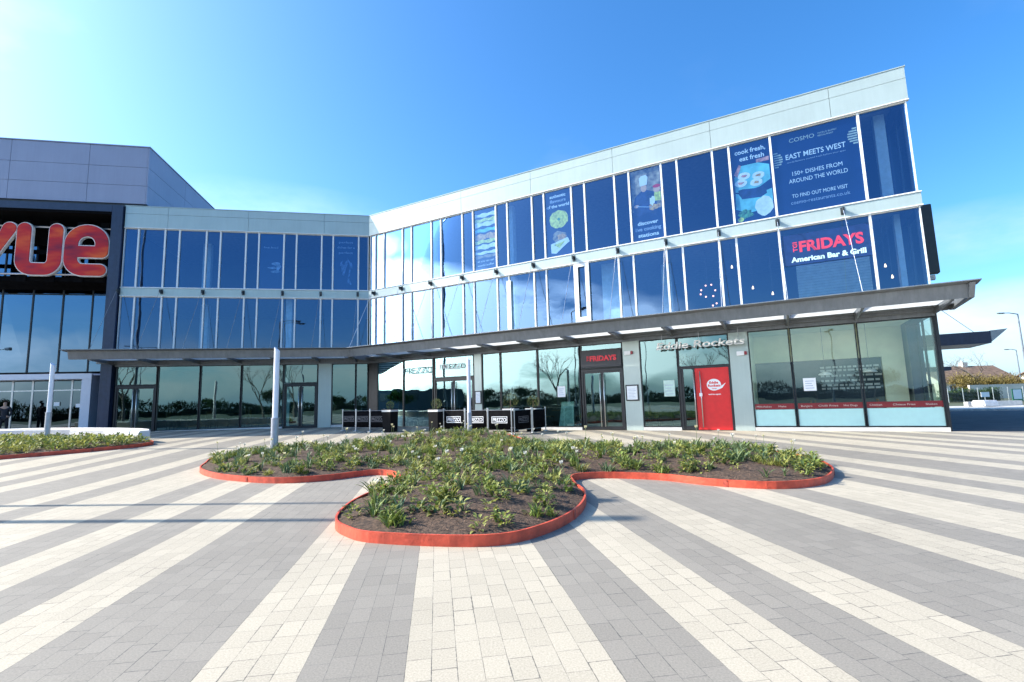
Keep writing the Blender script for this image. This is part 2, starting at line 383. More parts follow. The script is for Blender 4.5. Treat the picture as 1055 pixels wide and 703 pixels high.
g.build('side_wall', NAVY, bld)
for z0, z1 in ((.05, CAN0-.11), (CAN0+.31, H4), (H3, H2)):
    g = MB(); g.add([R(UE-.08, -.08, z0), R(UE-.08, -2.2, z0), R(UE-.08, -2.2, z1), R(UE-.08, -.08, z1)], [(0, 1, 2, 3)])
    f = MB(); f.box(UE-.11, UE-.05, -.10, -.05, z0, z1, R); f.box(UE-.11, UE-.05, -1.2, -1.15, z0, z1, R)
    fr = f.build('window', DARK, bld); g.build('pane', G_EAST, fr)
# floors and ceilings
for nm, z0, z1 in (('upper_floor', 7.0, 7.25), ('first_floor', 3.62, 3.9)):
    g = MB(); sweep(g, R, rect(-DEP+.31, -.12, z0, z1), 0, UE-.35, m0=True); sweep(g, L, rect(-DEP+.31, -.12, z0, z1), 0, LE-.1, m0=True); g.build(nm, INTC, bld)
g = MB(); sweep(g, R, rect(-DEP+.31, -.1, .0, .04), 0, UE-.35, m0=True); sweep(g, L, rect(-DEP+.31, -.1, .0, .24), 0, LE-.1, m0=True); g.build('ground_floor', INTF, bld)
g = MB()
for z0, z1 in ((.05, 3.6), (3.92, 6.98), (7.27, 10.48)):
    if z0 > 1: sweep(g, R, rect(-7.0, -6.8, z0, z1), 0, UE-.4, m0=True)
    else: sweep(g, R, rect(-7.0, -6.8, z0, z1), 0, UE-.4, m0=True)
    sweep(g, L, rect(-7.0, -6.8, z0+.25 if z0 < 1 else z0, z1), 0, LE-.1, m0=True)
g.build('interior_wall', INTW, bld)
for T, u, o, z0, z1, w_ in ((R, 8.35, -.7, 3.92, 10.48, .28), (R, 13.0, -1.0, 3.92, 6.98, .8), (L, 4.2, -.7, .26, 6.98, .3), (R, 22.6, -.75, 7.27, 10.48, .3), (R, 22.75, -.8, 3.92, 6.98, .16), (R, 15.0, -2.5, 3.92, 6.98, .4), (R, 2.5, -2.5, 3.92, 10.48, .4), (L, 9, -2.5, 3.92, 10.48, .4)):
    g = MB(); g.box(u-w_/2, u+w_/2, o-.3, o, z0, z1, T); g.build('interior_column', mat('interior_column', (.6, .68, .7), .7), bld)
# parapet panels with open joints
def panels(name, T, us, zs, o1, th, mt, back, m0=True, gap=.012):
    g = MB()
    for i in range(len(us)-1):
        for j in range(len(zs)-1):
            mi = (m0 and i == 0)
            sweep(g, T, rect(o1-th, o1, zs[j]+gap/2, zs[j+1]-gap/2), us[i]+(0 if mi else gap/2), us[i+1]-gap/2, m0=mi)
    o = g.build(name, mt, bld); return o
RJ = [0, 2.3, 6.09, 9.87, 13.65, 17.42, 21.2, UE+.06]; LJ = [0, 2.35, 6.1, 9.85, LE-.02]
panels('parapet', R, RJ, [H2+.03, H1b, H1], .08, .06, PANEL, None); panels('parapet', L, LJ, [H2+.03, H1b, H1], .08, .06, PANEL, None)
g = MB(); sweep(g, R, rect(-.3, .015, H2+.02, H1-.01), 0, UE, m0=True); sweep(g, L, rect(-.3, .015, H2+.02, H1-.01), 0, LE, m0=True)
sweep(g, R, rect(-.3, .015, H4+.02, H3-.02), 0, UE, m0=True); sweep(g, L, rect(-.3, .015, H4+.02, H3-.02), 0, LE, m0=True)
g.build('cladding_backing', GREYD, bld)
g = MB(); sweep(g, R, rect(-.33, .10, H1, H1+.03), 0, UE+.08, m0=True); sweep(g, L, rect(-.33, .10, H1, H1+.03), 0, LE, m0=True); g.build('coping', PANEL, bld)
panels('spandrel_band', R, [0]+[.45+1.888*2*k for k in range(0, 6)]+[UE+.06], [H4+.035, H3-.035], .07, .05, PANEL, None)
panels('spandrel_band', L, [0, .58, 4.35, 8.06, LE-.02], [H4+.035, H3-.035], .07, .05, PANEL, None)
g = MB()
for z in (H4, H3-.032, H2-.004):
    sweep(g, R, rect(-.05, .1, z, z+.032), 0, UE+.07, m0=True); sweep(g, L, rect(-.05, .1, z, z+.032), 0, LE-.01, m0=True)
g.build('trim_line', WHITE, bld)

def window(T, u0, u1, z0, z1, fmat=WHITE, gmat=G_UP, fw=.035, fo=.045, o=0., hz=.03):
    f = MB()
    f.box(u0+.001, u0+fw, o-.06, o+fo, z0, z1, T); f.box(u1-fw, u1-.001, o-.06, o+fo, z0, z1, T)
    f.box(u0+fw, u1-fw, o-.05, o+fo-.02, z0, z0+hz, T); f.box(u0+fw, u1-fw, o-.05, o+fo-.02, z1-hz, z1, T)
    fr = f.build('window', fmat, bld)
    p = MB(); q = random.Random(int(u0*100+z0*7)); t = [.004*(q.random()-.5) for _ in range(4)]   # panes never sit perfectly flat
    p.add([T(u0+fw, o-.02+t[0], z0+hz), T(u1-fw, o-.02+t[1], z0+hz), T(u1-fw, o-.02+t[2], z1-hz), T(u0+fw, o-.02+t[3], z1-hz)], [(0, 1, 2), (0, 2, 3)])
    p.build('pane', gmat, fr); return fr
RU = [.06, .45, 1.07, 2.34, 2.94, 4.22, 4.82, 6.1, 6.72, 7.99, 8.6, 9.87, 10.46, 11.76, 12.36, 13.66, 14.26, 15.54, 16.14, 17.42, 17.99, 19.34, 21.92, UE]
LU = [.06, .58, 1.89, 2.47, 3.73, 4.35, 5.57, 6.19, 7.4, 8.06, 9.3, 9.96, 11.15, LE-.02]
for i in range(len(RU)-1):
    window(R, RU[i], RU[i+1], H3, H2-.01); window(R, RU[i], RU[i+1], CAN1-.02, H4)
for i in range(len(LU)-1):
    window(L, LU[i], LU[i+1], H3, H2-.01); window(L, LU[i], LU[i+1], CAN1-.02, H4)
# thick opening light in the lower row
g = MB(); g.box(11.76, 11.93, .046, .09, CAN1+.3, H4-.02, R); g.box(12.24, 12.41, .046, .09, CAN1+.3, H4-.02, R); g.box(11.93, 12.24, .046, .09, 4.35, 4.6, R); g.box(11.93, 12.24, .046, .09, H4-.16, H4-.02, R)
g.build('opening_window_frame', WHITE, bld)
g = MB(); g.box(8.5, 8.72, .046, .09, CAN1+.1, H4-.25, R); g.build('opening_window_frame', WHITE, bld)
# ground floor
def gwin(T, u0, u1, z0=.12, z1=H5, gm=G_GF): return window(T, u0, u1, z0, z1, DARK, gm, .03, .03, 0, .035)
for a, b_ in ((.62, 2.37), (2.39, 4.24), (7.05, 8.02), (8.04, 9.86), (9.88, 11.8), (14.28, 15.66), ): gwin(R, a, b_, .12)
for a, b_ in ((18.08, 19.33), (19.36, 21.2), (21.23, 23.15)): gwin(R, a, b_, .12, H5, G_COR)
for a, b_ in ((.05, .64), (.67, 1.84), (4.2, 6.14), (6.18, 8.02), (8.06, 9.9)): gwin(L, a, b_, .30)
g = MB()
for a, b_ in ((.05, 4.24), (7.05, 11.8), (14.28, 15.66), (18.08, 23.2)): sweep(g, R, rect(-.1, .05, 0, .115), a, b_)
for a, b_ in ((.05, 1.84), (4.2, 9.9)): sweep(g, L, rect(-.1, .05, .0, .295), a, b_)
g.build('plinth', CONC, bld)
g = MB(); sweep(g, R, rect(-.2, .04, H5+.002, CAN0), 0, UE, m0=True); sweep(g, L, rect(-.2, .04, H5+.002, CAN0), 0, LE, m0=True); g.build('head_panel', GREYP, bld)
for T, a, b_, z in ((R, 6.66, 7.04, 0), (R, 13.62, 14.27, 0), (R, 17.46, 18.07, 0), (L, 1.86, 2.5, .1)):
    g = MB(); g.box(a, b_, -.25, .05, z, H5, T); g.build('pillar', PANEL, bld)
g = MB(); g.box(.02, .6, -.4, .02, .05, H5, R); g.build('corner_post', DARK, bld); g = MB(); g.box(23.16, 23.24, -.08, .03, 0, H5+.1, R); g.build('corner_post', DARK, bld)
# doors: glazed leaves with tall steel pull bars
def door(T, u0, u1, z0, z1, n=2, mats=None, o=-.02, handles=True, rev=False):
    d = MB(); fw = .06
    d.box(u0, u0+.07, o-.08, o+.05, z0, z1, T); d.box(u1-.07, u1, o-.08, o+.05, z0, z1, T); d.box(u0+.07, u1-.07, o-.08, o+.05, z1-.08, z1, T)
    root = d.build('door', DARK, bld)
    a, b2 = u0+.075, u1-.075; w_ = (b2-a)/n
    for k in range(n):
        l0, l1 = a+k*w_+.004, a+(k+1)*w_-.004; f = MB()
        f.box(l0, l0+fw, o-.03, o+.02, z0+.01, z1-.085, T); f.box(l1-fw, l1, o-.03, o+.02, z0+.01, z1-.085, T)
        f.box(l0+fw, l1-fw, o-.03, o+.02, z0+.01, z0+.13, T); f.box(l0+fw, l1-fw, o-.03, o+.02, z1-.16, z1-.085, T)
        f.build('door_leaf', DARK, root)
        p = MB(); p.add([T(l0+fw, o, z0+.13), T(l1-fw, o, z0+.13), T(l1-fw, o, z1-.16), T(l0+fw, o, z1-.16)], [(0, 1, 2, 3)]); p.build('door_pane', G_GF, root)
    mid = (u0+u1)/2
    for s in (-1, 1):
        hu = mid+s*.08; h = MB(); h.tube([T(hu, o+.10, z0+.12), T(hu, o+.10, z1-.2)], .018, 8)
        for zz_ in (z0+.35, z1-.45): h.tube([T(hu, o+.01, zz_), T(hu, o+.10, zz_)], .01, 6)
        h.build('handle', STEEL, root, smooth=True)
    return root
def transom(T, u0, u1, z0, z1, gm=G_GF): return window(T, u0, u1, z0, z1, DARK, gm, .04, .03, 0, .03)
door(R, 4.3, 6.62, .02, 2.42); transom(R, 4.3, 6.62, 2.44, H5)
door(R, 11.85, 13.58, .02, 2.42)
door(L, 2.54, 4.16, .18, 2.45); transom(L, 2.54, 4.16, 2.47, H5)
door(L, 9.95, 11.72, .22, 2.5); transom(L, 9.95, 11.72, 2.52, H5)
# red door pair of the diner
d = MB(); d.box(15.68, 15.76, -.1, .04, 0.02, 2.3, R); d.box(17.38, 17.45, -.1, .04, .02, 2.3, R); d.box(15.76, 17.38, -.1, .04, 2.24, 2.3, R)
rd = d.build('door', DARK, bld)
p = MB(); p.add([R(15.76, -.03, .03), R(16.22, -.03, .03), R(16.22, -.03, 2.23), R(15.76, -.03, 2.23)], [(0, 1, 2, 3)]); p.build('door_pane', G_GF, rd)
f = MB(); f.box(15.765, 15.83, -.05, .01, .03, 2.23, R); f.box(16.18, 16.23, -.05, .01, .03, 2.23, R); f.box(15.83, 16.18, -.05, .01, .03, .16, R); f.build('door_leaf', DARK, rd)
f = MB(); f.box(16.24, 17.375, -.045, .012, .03, 2.235, R); lf = f.build('door_leaf', RED, rd); lf['label'] = 'red painted door leaf with white round emblem'
for hu in (16.2, 16.42):
    h = MB(); h.tube([R(hu, .09, .12), R(hu, .09, 2.12)], .02, 8)
    for zz_ in (.5, 1.8): h.tube([R(hu, .01, zz_), R(hu, .09, zz_)], .01, 6)
    h.build('handle', STEEL, rd, smooth=True)
transom(R, 15.68, 17.45, 2.31, H5)
# emblem: a round badge with a swoosh to the right
g = MB(); em = disc(R, 16.86, 1.62, .013, .24, .21, 28)
em.add(*(lambda q: (q.v, q.f))(poly(R, [(17.02, 1.52), (17.26, 1.68), (17.13, 1.50), (17.0, 1.44)], .0135))); eo = em.build('emblem', WTXT, lf)
text("Eddie", R, 16.86, .018, 1.66, .085, RED, lf, width=.3, bold=.004); text("Rockets", R, 16.87, .018, 1.55, .085, RED, lf, width=.42, bold=.004); text("Diner", R, 16.87, .018, 1.465, .04, RED, lf, width=.16, bold=.002)
text("we're open", R, 16.86, .014, 1.26, .05, WTXT, lf, width=.42, bold=.002)
g = MB(); g.box(16.36, 16.46, .11, .13, 1.22, 1.34, R); g.build('door_notice', WTXT, rd)

# canopy
can = MB()
prof = [(.05, CAN0+.30), (1.95, CAN1-.01), (2.28, CAN1+.03), (2.28, CAN1+.05), (.05, CAN0+.48)]
sweep(can, R, [(1.87, CAN1-.028), (2.05, CAN1-.008), (2.28, CAN1+.03), (2.28, CAN1+.055), (1.87, CAN1+.03)], 0, 23.72, m0=True)
sweep(can, L, [(1.87, CAN1-.028), (2.05, CAN1-.008), (2.28, CAN1+.03), (2.28, CAN1+.055), (1.87, CAN1+.03)], 0, 12.75, m0=True)
canopy = can.build('canopy', GREYP, bld); canopy['label'] = 'long projecting grey metal canopy above the shop fronts'
g = MB()
fp = [(1.86, 3.63), (1.93, 3.61), (2.04, CAN1-.012), (1.90, CAN1-.032)]
sweep(g, R, fp, 0, 23.62, m0=True); sweep(g, L, fp, 0, 12.6, m0=True)
g.build('fascia', GREYP, canopy)
g = MB(); sweep(g, R, rect(.045, .2, CAN0, CAN0+.22), 0, 23.5, m0=True); sweep(g, L, rect(.045, .2, CAN0, CAN0+.22), 0, 12.5, m0=True); g.build('rear_beam', GREYP, canopy)
g = MB(); 
# soffit panels near the wall
sweep(g, R, [(.2, CAN0+.10), (.72, CAN0+.10), (.72, CAN0+.13), (.2, CAN0+.13)], 0, 23.5, m0=True); sweep(g, L, [(.2, CAN0+.10), (.72, CAN0+.10), (.72, CAN0+.13), (.2, CAN0+.13)], 0, 12.5, m0=True)
g.build('soffit', GREYP, canopy)
RB = [.45+1.888*k for k in range(12)]+[23.2]; LB = [.6+1.87*k for k in range(7)]
for T, bs in ((R, RB), (L, LB)):
    for u in bs:
        g = MB(); pr = [(.05, CAN0-.06), (.35, CAN0-.06), (1.84, CAN0+.03), (1.84, CAN0+.30), (.05, CAN0+.14)]
        sweep(g, T, pr, u-.035, u+.035); g.build('bracket', GREYP, canopy)
for T, bs in ((R, [1.2]+RB[1:]), (L, [1.0]+LB[1:])):
    for a, b_ in zip(bs, bs[1:]):
        g = MB(); sweep(g, T, [(.74, CAN0+.098), (1.85, CAN0+.105), (1.85, CAN0+.115), (.74, CAN0+.108)], a+.1, b_-.1); g.build('skylight', SKYL, canopy)
g = MB(); sweep(g, R, [(.2, CAN0-.02), (1.95, 3.61), (2.2, CAN1), (.2, CAN0+.3)], 23.5, 23.62); g.build('end_plate', GREYP, canopy)
# tie rods and their little brackets on the band
for T, us in ((R, [.45+1.888*k for k in range(12)]), (L, [.02+.58]+LB[1:])):
    for u in us:
        g = MB(); g.box(u-.02, u+.02, .072, .3, 7.05, 7.2, T); g.box(u-.06, u+.06, .071, .085, 7.0, 7.25, T); g.build('rod_bracket', GREYD, bld)
        g = MB(); g.tube([T(u, .28, 7.1), T(u+.05, 1.85, 4.05)], .011 if T is R else .008, 6); g.build('tie_rod', STEEL if T is R else GREYP, bld)

# restaurant interior of the glazed corner
g = MB(); g.box(18.05, 18.12, -2.95, -.3, .05, 3.6, R); g.box(22.2, 22.85, -3.0, -2.8, .05, 3.6, R); g.box(18.12, 22.2, -3.0, -2.8, 2.45, 3.6, R)
g.build('interior_partition', PALEW, bld)
g = MB(); g.box(18.14, 22.18, -3.0, -2.9, .05, 2.44, R); g.build('interior_board', mat('chalkboard', (.03, .05, .07), .6), bld)
g = MB(); q = random.Random(12)
for zz_ in (2.12, 2.0, 1.8, 1.62, 1.45, 1.33):
    u = 20.3
    while u < 22: w_ = q.uniform(.06, .22); g.box(u, u+w_, -2.89, -2.885, zz_, zz_+.07, R); u += w_+.05
g.build('chalk_marks', mat('chalk_lettering', (.5, .55, .55), .8), bld)
g = MB(); sweep(g, R, rect(-2.75, -.2, 3.5, 3.6), 18.15, 22.8); g.build('dropped_ceiling', PALEW, bld)
FROST = mat('frosted_film', (.5, .78, .74), .5, var=.02)
for a, b_ in ((18.12, 19.30), (19.40, 21.17), (21.26, 23.12)):
    g = MB(); g.box(a, b_, -.012, -.008, .16, .70, R); g.build('frosted_film', FROST, bld)
    g = MB(); g.box(a, b_, -.012, -.006, .72, .90, R); rb = g.build('red_strip', mat('dark_red_film', (.22, .015, .02), .35), bld)
words = ["Milkshakes", "Malts", "Burgers", "Chilli Fries", "Hot Dogs", "Chicken", "Cheese Fries", "Shakes"]
for s, u in zip(words, (18.4, 18.95, 19.65, 20.25, 20.85, 21.5, 22.2, 22.85)):
    text(s, R, u, -.004, .78, .06, mat('cream_lettering', (.6, .5, .45), .6), bld, width=.09*len(s)*.5, ext=.001)

# ------------------------------------------------------------------ cinema building at the left
cin = thing('cinema_building', 'tall cinema building with lilac grey box on top and a deep dark framed glass front', 'building', tuple(L(12, 0, 0)))
g = MB()
us = [11.0, 13.6, 16.95, 20.3, 23.6, 27]; zs = [11.66, 12.62, 13.6, 14.68]
for i in range(5):
    for j in range(3): g.box(us[i]+(.0 if i == 0 else .008), us[i+1]-.008, -.1, -.03, zs[j]+.008, zs[j+1]-.008, L)
os_ = [-.03, -4, -8, -12, -18]
for i in range(4):
    for j in range(3): g.box(10.93, 10.99, os_[i+1]+.008, os_[i]-(.0 if i == 0 else .008), zs[j]+.008, zs[j+1]-.008, L)
g.build('upper_cladding', LILAC, cin)
g = MB(); g.box(11.0, 27, -18, -.11, 11.3, 14.66, L); g.build('upper_box', GREYD, cin)
g = MB(); g.box(10.9, 27, -18.05, .0, 14.69, 14.74, L); g.build('coping', LILAC, cin)
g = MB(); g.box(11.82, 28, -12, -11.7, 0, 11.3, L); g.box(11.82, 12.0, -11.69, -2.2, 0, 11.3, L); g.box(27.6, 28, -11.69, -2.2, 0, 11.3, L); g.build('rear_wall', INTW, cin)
g = MB(); g.box(12.31, 27.6, -2.2, .2, 11.12, 11.46, L); g.box(11.83, 12.3, -2.2, .2, .0, 11.46, L); g.build('portal_frame', NAVY, cin)
MBLK = mat('matt_black', (.006, .006, .007), .95, spec=.05, var=.2)
g = MB(); g.box(12.32, 27.6, -2.19, -2.1, 10.75, 11.0, L); g.build('header_panel', MBLK, cin)
g = MB(); g.box(12.31, 27.6, -2.19, .15, 11.0, 11.118, L); g.build('portal_soffit', MBLK, cin)
g = MB(); g.box(12.33, 27, -2.0, -1.96, 9.95, 10.74, L); g.box(12.33, 27, -2.0, -1.96, 7.6, 8.2, L); g.build('letter_shadow_panel', MBLK, cin)  # black panels stand in for the letters' shadows and reflections on the glass
g = MB()
for z in (3.6, 7.4): g.box(12.1, 27.5, -11.6, -4.5, z, z+.3, L)
g.build('floor_slab', DARK, cin)
cu_ = [12.32]+[12.82+1.335*k for k in range(10)]
for i in range(len(cu_)-1):
    for z0, z1 in ((3.35, 7.38), (7.4, 10.74)):
        f = MB(); a, b_ = cu_[i], cu_[i+1]
        f.box(a+.002, a+.03, -2.13, -2.05, z0, z1, L); f.box(b_-.03, b_-.002, -2.13, -2.05, z0, z1, L); f.box(a+.03, b_-.03, -2.12, -2.06, z0, z0+.02, L); f.box(a+.03, b_-.03, -2.12, -2.06, z1-.02, z1, L)
        fr = f.build('window', DARK, cin)
        p = MB(); q = random.Random(i*3+int(z0)); t = [.012*(q.random()-.5) for _ in range(4)]
        p.add([L(a+.03, -2.09+t[0], z0+.02), L(b_-.03, -2.09+t[1], z0+.02), L(b_-.03, -2.09+t[2], z1-.02), L(a+.03, -2.09+t[3], z1-.02)], [(0, 1, 2), (0, 2, 3)]); p.build('pane', G_CIN, fr)
# white entrance surround and doors
g = MB(); g.box(13.3, 22, -2.0, -.95, 2.93, 3.2, L); g.box(13.31, 13.72, -2.0, -.97, .3, 2.925, L); g.build('entrance_surround', mat('lilac_white_panel', (.66, .68, .74), .5, var=.02), cin)
g = MB(); g.box(12.7, 13.29, -1.98, -1.0, 3.1, 3.18, L); g.build('side_soffit', LILAC, cin)
du = [13.75, 14.6, 15.45, 16.3, 17.15, 18.0, 18.85, 19.7]
for i in range(len(du)-1):
    f = MB(); a, b_ = du[i], du[i+1]
    f.box(a+.002, a+.035, -1.85, -1.78, .3, 2.92, L); f.box(b_-.035, b_-.002, -1.85, -1.78, .3, 2.92, L); f.box(a+.035, b_-.035, -1.84, -1.79, .3, .36, L); f.box(a+.035, b_-.035, -1.84, -1.79, 2.4, 2.45, L)
    fr = f.build('door', STEEL, cin); p = MB(); p.add([L(a+.035, -1.81, .36), L(b_-.035, -1.81, .36), L(b_-.035, -1.81, 2.92), L(a+.035, -1.81, 2.92)], [(0, 1, 2, 3)]); p.build('pane', glass('cinema_door_glass', (.1, .13, .16), (.5, .65, .75), .2), fr)
g = MB(); g.box(12.32, 13.3, -2.12, -2.06, .3, 3.34, L)
g = MB(); g.add([L(12.33, -2.08, .3), L(13.29, -2.08, .3), L(13.29, -2.08, 3.33), L(12.33, -2.08, 3.33)], [(0, 1, 2, 3)]); g.build('side_pane', G_CIN, cin)
g = MB(); g.box(12.31, 22, -1.7, -1.2, .26, .31, L); g.build('entrance_step', CONC, cin)
for u, z in ((15.2, 1.65), (14.25, 1.55)):
    g = MB(); g.box(u-.12, u+.12, -1.775, -1.765, z, z+.18, L); g.build('door_notice', WTXT, cin)

# the big cinema letters
def stroke(pts, w_, n=9):
    """closed outline of a thick polyline with round ends"""
    pts = [Vector((a, b)) for a, b in pts]; Lf, Rt = [], []
    for i, p in enumerate(pts):
        d = (pts[min(i+1, len(pts)-1)]-pts[max(i-1, 0)]).normalized(); nn = Vector((-d.y, d.x)); Lf.append(p+nn*w_); Rt.append(p-nn*w_)
    d = (pts[-1]-pts[-2]).normalized(); a0 = atan2(d.y, d.x); c1 = [pts[-1]+Vector((cos(a0+pi/2-pi*k/n), sin(a0+pi/2-pi*k/n)))*w_ for k in range(1, n)]
    d = (pts[0]-pts[1]).normalized(); a0 = atan2(d.y, d.x); c0 = [pts[0]+Vector((cos(a0+pi/2-pi*k/n), sin(a0+pi/2-pi*k/n)))*w_ for k in range(1, n)]
    return Lf+c1+Rt[::-1]+c0
def stroke_mesh(T, strokes, w_, o0, o1, u0, z0, flip=-1):
    mb = MB()
    for k, s in enumerate(strokes):
        ou = stroke(s, w_); n = len(ou); dz = .004*k
        bm = bmesh.new(); vs_ = [bm.verts.new((p.x, p.y, 0)) for p in ou]; f_ = bm.faces.new(vs_); bmesh.ops.triangulate(bm, faces=[f_]); bm.verts.index_update()
        tris = [tuple(v.index for v in f2.verts) for f2 in bm.faces]; co = [(v.co.x, v.co.y) for v in bm.verts]; bm.free()
        A = [T(u0+flip*a, o0, z0+b) for a, b in co]; Bv = [T(u0+flip*a, o1-dz, z0+b) for a, b in co]
        mb.add(A+Bv, [t[::-1] for t in tris]+[tuple(i+n for i in t) for t in tris]+[(i, (i+1) % n, n+(i+1) % n, n+i) for i in range(n)])
    return mb
def arc(cx_, cy_, rx, ry, a0, a1, n=14): return [(cx_+rx*cos(radians(a0+(a1-a0)*k/n)), cy_+ry*sin(radians(a0+(a1-a0)*k/n))) for k in range(n+1)]
def letter_mat():
    mm = bpy.data.materials.new('red_orange_letter_face'); mm.use_nodes = True; t = mm.node_tree; b = t.nodes['Principled BSDF']
    tcn = t.nodes.new('ShaderNodeTexCoord'); mp_ = t.nodes.new('ShaderNodeMapping'); mp_.inputs['Rotation'].default_value = (0, .6, 0); mp_.inputs['Scale'].default_value = (.35, .35, 1)
    n = t.nodes.new('ShaderNodeTexNoise'); n.inputs['Scale'].default_value = 1.6; n.inputs['Detail'].default_value = 3
    r = t.nodes.new('ShaderNodeValToRGB'); e = r.color_ramp.elements; e[0].position = .3; e[0].color = (.16, .012, .04, 1); e[1].position = .78; e[1].color = (.75, .14, .02, 1)
    x = e.new(.5); x.color = (.5, .018, .02, 1)
    t.links.new(tcn.outputs['Object'], mp_.inputs[0]); t.links.new(mp_.outputs[0], n.inputs['Vector']); t.links.new(n.outputs[0], r.inputs[0]); t.links.new(r.outputs[0], b.inputs['Base Color']); b.inputs['Roughness'].default_value = .35
    b.inputs['Emission Strength'].default_value = .05; b.inputs['Specular IOR Level'].default_value = .25; t.links.new(r.outputs[0], b.inputs['Emission Color'])
    return mm
LM = letter_mat()
sg = thing('letter_sign', 'large red and orange rounded letters with white edges on rails inside the dark portal', 'sign', tuple(L(15, -.3, 8)))
ww = .285
LET = {  # local x to the right, y up, letter box 0..1.95 by 0..2.6
 'v': ([[(.1, 2.3), (1.0, .3), (1.9, 2.3)]], 18.75),
 'u': ([[(.3, 2.3), (.3, 1.0)]+arc(.72, .76, .42, .46, 180, 270, 8)+arc(1.22, .76, .42, .46, 270, 360, 8)+[(1.64, 1.0), (1.64, 2.3)]], 16.52),
 'e': ([[(.3, 1.22), (1.62, 1.22)], [(1.62, 1.22), (1.62, 1.5)]+arc(.96, 1.62, .66, .68, 0, 180, 16)+[(.3, 1.4), (.3, 1.0)]+arc(.85, .86, .55, .56, 180, 270, 8)+[(1.58, .3)]], 14.5)}
for ch, (st, u0) in LET.items():
    hb = stroke_mesh(L, st, ww+.05, -.42, -.26, u0, 7.95); halo = hb.build('letter', mat('letter_white_edge', (.8, .78, .74), .4), sg)
    hf = stroke_mesh(L, st, ww, -.43, -.22, u0, 7.95); hf.build('letter_face', LM, halo)
for z in (8.05, 10.45):
    g = MB(); g.tube([L(12.4, -.5, z), L(22, -.5, z)], .05, 8); g.build('rail', STEEL, sg)
for u in (13.0, 14.0, 15.2, 16.4, 17.6, 18.8, 20.0):  # wide black shapes behind the rails, put in as the letters' shadows
    g = MB(); g.box(u-.2, u+.2, -.62, -.56, 7.7, 10.8, L); g.build('letter_shadow_bar', MBLK, sg)
for z in (7.75, 9.1):
    g = MB(); g.box(12.35, 20, -.68, -.63, z, z+.22, L); g.build('cross_bar', MBLK, sg)

# ------------------------------------------------------------------ signs and window graphics
def spanel(name, label, cat, T, u0, u1, z0, z1, mt, o=.004, th=.004, group=None, frame=None):
    c = T((u0+u1)/2, o, z0); t_ = thing(name, label, cat, tuple(c), group)
    g = MB(); g.box(min(u0, u1), max(u0, u1), o, o+th, z0, z1, T); g.build('panel', mt, t_)
    return t_
def rr(T): return 1 if T is R else -1
PH = [mat('yellow_food', (.75, .8, .12), .5, var=.35, scale=9), mat('orange_food', (.8, .35, .12), .5, var=.4, scale=9), mat('green_food', (.1, .3, .12), .5, var=.5, scale=12), mat('white_food', (.88, .92, .85), .5, var=.1, scale=8), mat('teal_plate', (.22, .62, .66), .4, var=.2, scale=3), mat('brown_photo', (.34, .27, .2), .6, var=.5, scale=5), mat('skin_photo', (.8, .45, .3), .6), mat('dark_blue_photo', (.02, .04, .12), .5, var=.4, scale=4), mat('pink_food', (.7, .3, .25), .5, var=.3, scale=9)]
O = -.047
# left wing, faint
t_ = spanel('window_poster', 'dark navy window poster with faint white blossom, upper row of the shaded left wing', 'poster', L, 4.41, 5.52, H3+.04, H2-.05, POST, O)
text('fine food', L, 5.0, O+.006, 9.55, .10, GTXT, t_, width=.7)
for k, (a, b_, r1, r2) in enumerate(((4.72, 8.72, .2, .1), (4.62, 8.55, .12, .2), (4.9, 8.5, .2, .06), (4.75, 8.3, .25, .06))): disc(L, a, b_, O+.005+.001*k, r1, r2, 14, .25, k).build('picture', mat('grey_blossom', (.25, .33, .45), .5, var=.4, scale=8), t_)
t_ = spanel('window_poster', 'dark navy window poster repeating the word perfect above a splash, beside the inner corner', 'poster', L, .66, 1.84, H3+.04, H2-.05, POST, O)
for s, zz_, mm in (('perfect', 9.95, GTXT), ('dishes for a', 9.66, GTXT), ('perfect', 9.37, GTXT)): text(s, L, 1.24, O+.006, zz_, .12, mm, t_, width=.72 if s == 'perfect' else .9)
for k in range(9):
    q = random.Random(k); disc(L, 1.2+q.uniform(-.3, .3), 8.3+q.uniform(-.6, .6), O+.005+.0006*k, q.uniform(.03, .09), q.uniform(.15, .4), 12, .3, k, q.uniform(-.5, .5)).build('picture', mat('grey_splash', (.12, .18, .32), .4, var=.4, scale=8), t_)
# right wing
t_ = spanel('window_poster', 'faint blue window poster with pale text lines, second poster right of the inner corner', 'poster', R, 2.99, 4.17, H3+.04, H2-.05, mat('blue_vinyl', (.03, .08, .25), .3, var=.2), O)
for s, zz_ in (('the art of', 9.95), ('fine flavours', 9.7)): text(s, R, 3.58, O+.006, zz_, .11, GTXT, t_, width=.8)
for k in range(5):
    q = random.Random(k+5); disc(R, 3.6+q.uniform(-.35, .35), 8.6+q.uniform(-.4, .5), O+.005+.001*k, q.uniform(.08, .22), q.uniform(.08, .2), 14, .3, k).build('picture', PH[7], t_)
t_ = spanel('window_poster', 'striped window poster of white, green and orange food slices with small text below', 'poster', R, 6.78, 7.94, H3+.04, H2-.05, POST, O)
for k, (z0, m_, hh) in enumerate(((10.05, PH[3], .11), (9.8, PH[0], .1), (9.6, PH[3], .12), (9.3, PH[4], .10), (9.0, PH[1], .17), (8.75, PH[0], .1), (8.5, PH[3], .13), (8.2, PH[3], .08), (8.02, PH[5], .08))):
    pts = [(6.8+1.12*i/8, z0+hh*.7*sin(i*1.3+k*2)*.4-hh) for i in range(9)]+[(7.92-1.12*i/8, z0+hh*.7*sin(i*1.7+k)*.4+hh*.6) for i in range(9)]
    poly(R, pts, O+.005+.0007*k).build('picture', m_, t_)
for s, zz_ in (('all you can eat', 7.75), ('world buffet', 7.55)): text(s, R, 7.36, O+.013, zz_, .1, WTXT, t_, width=.9)
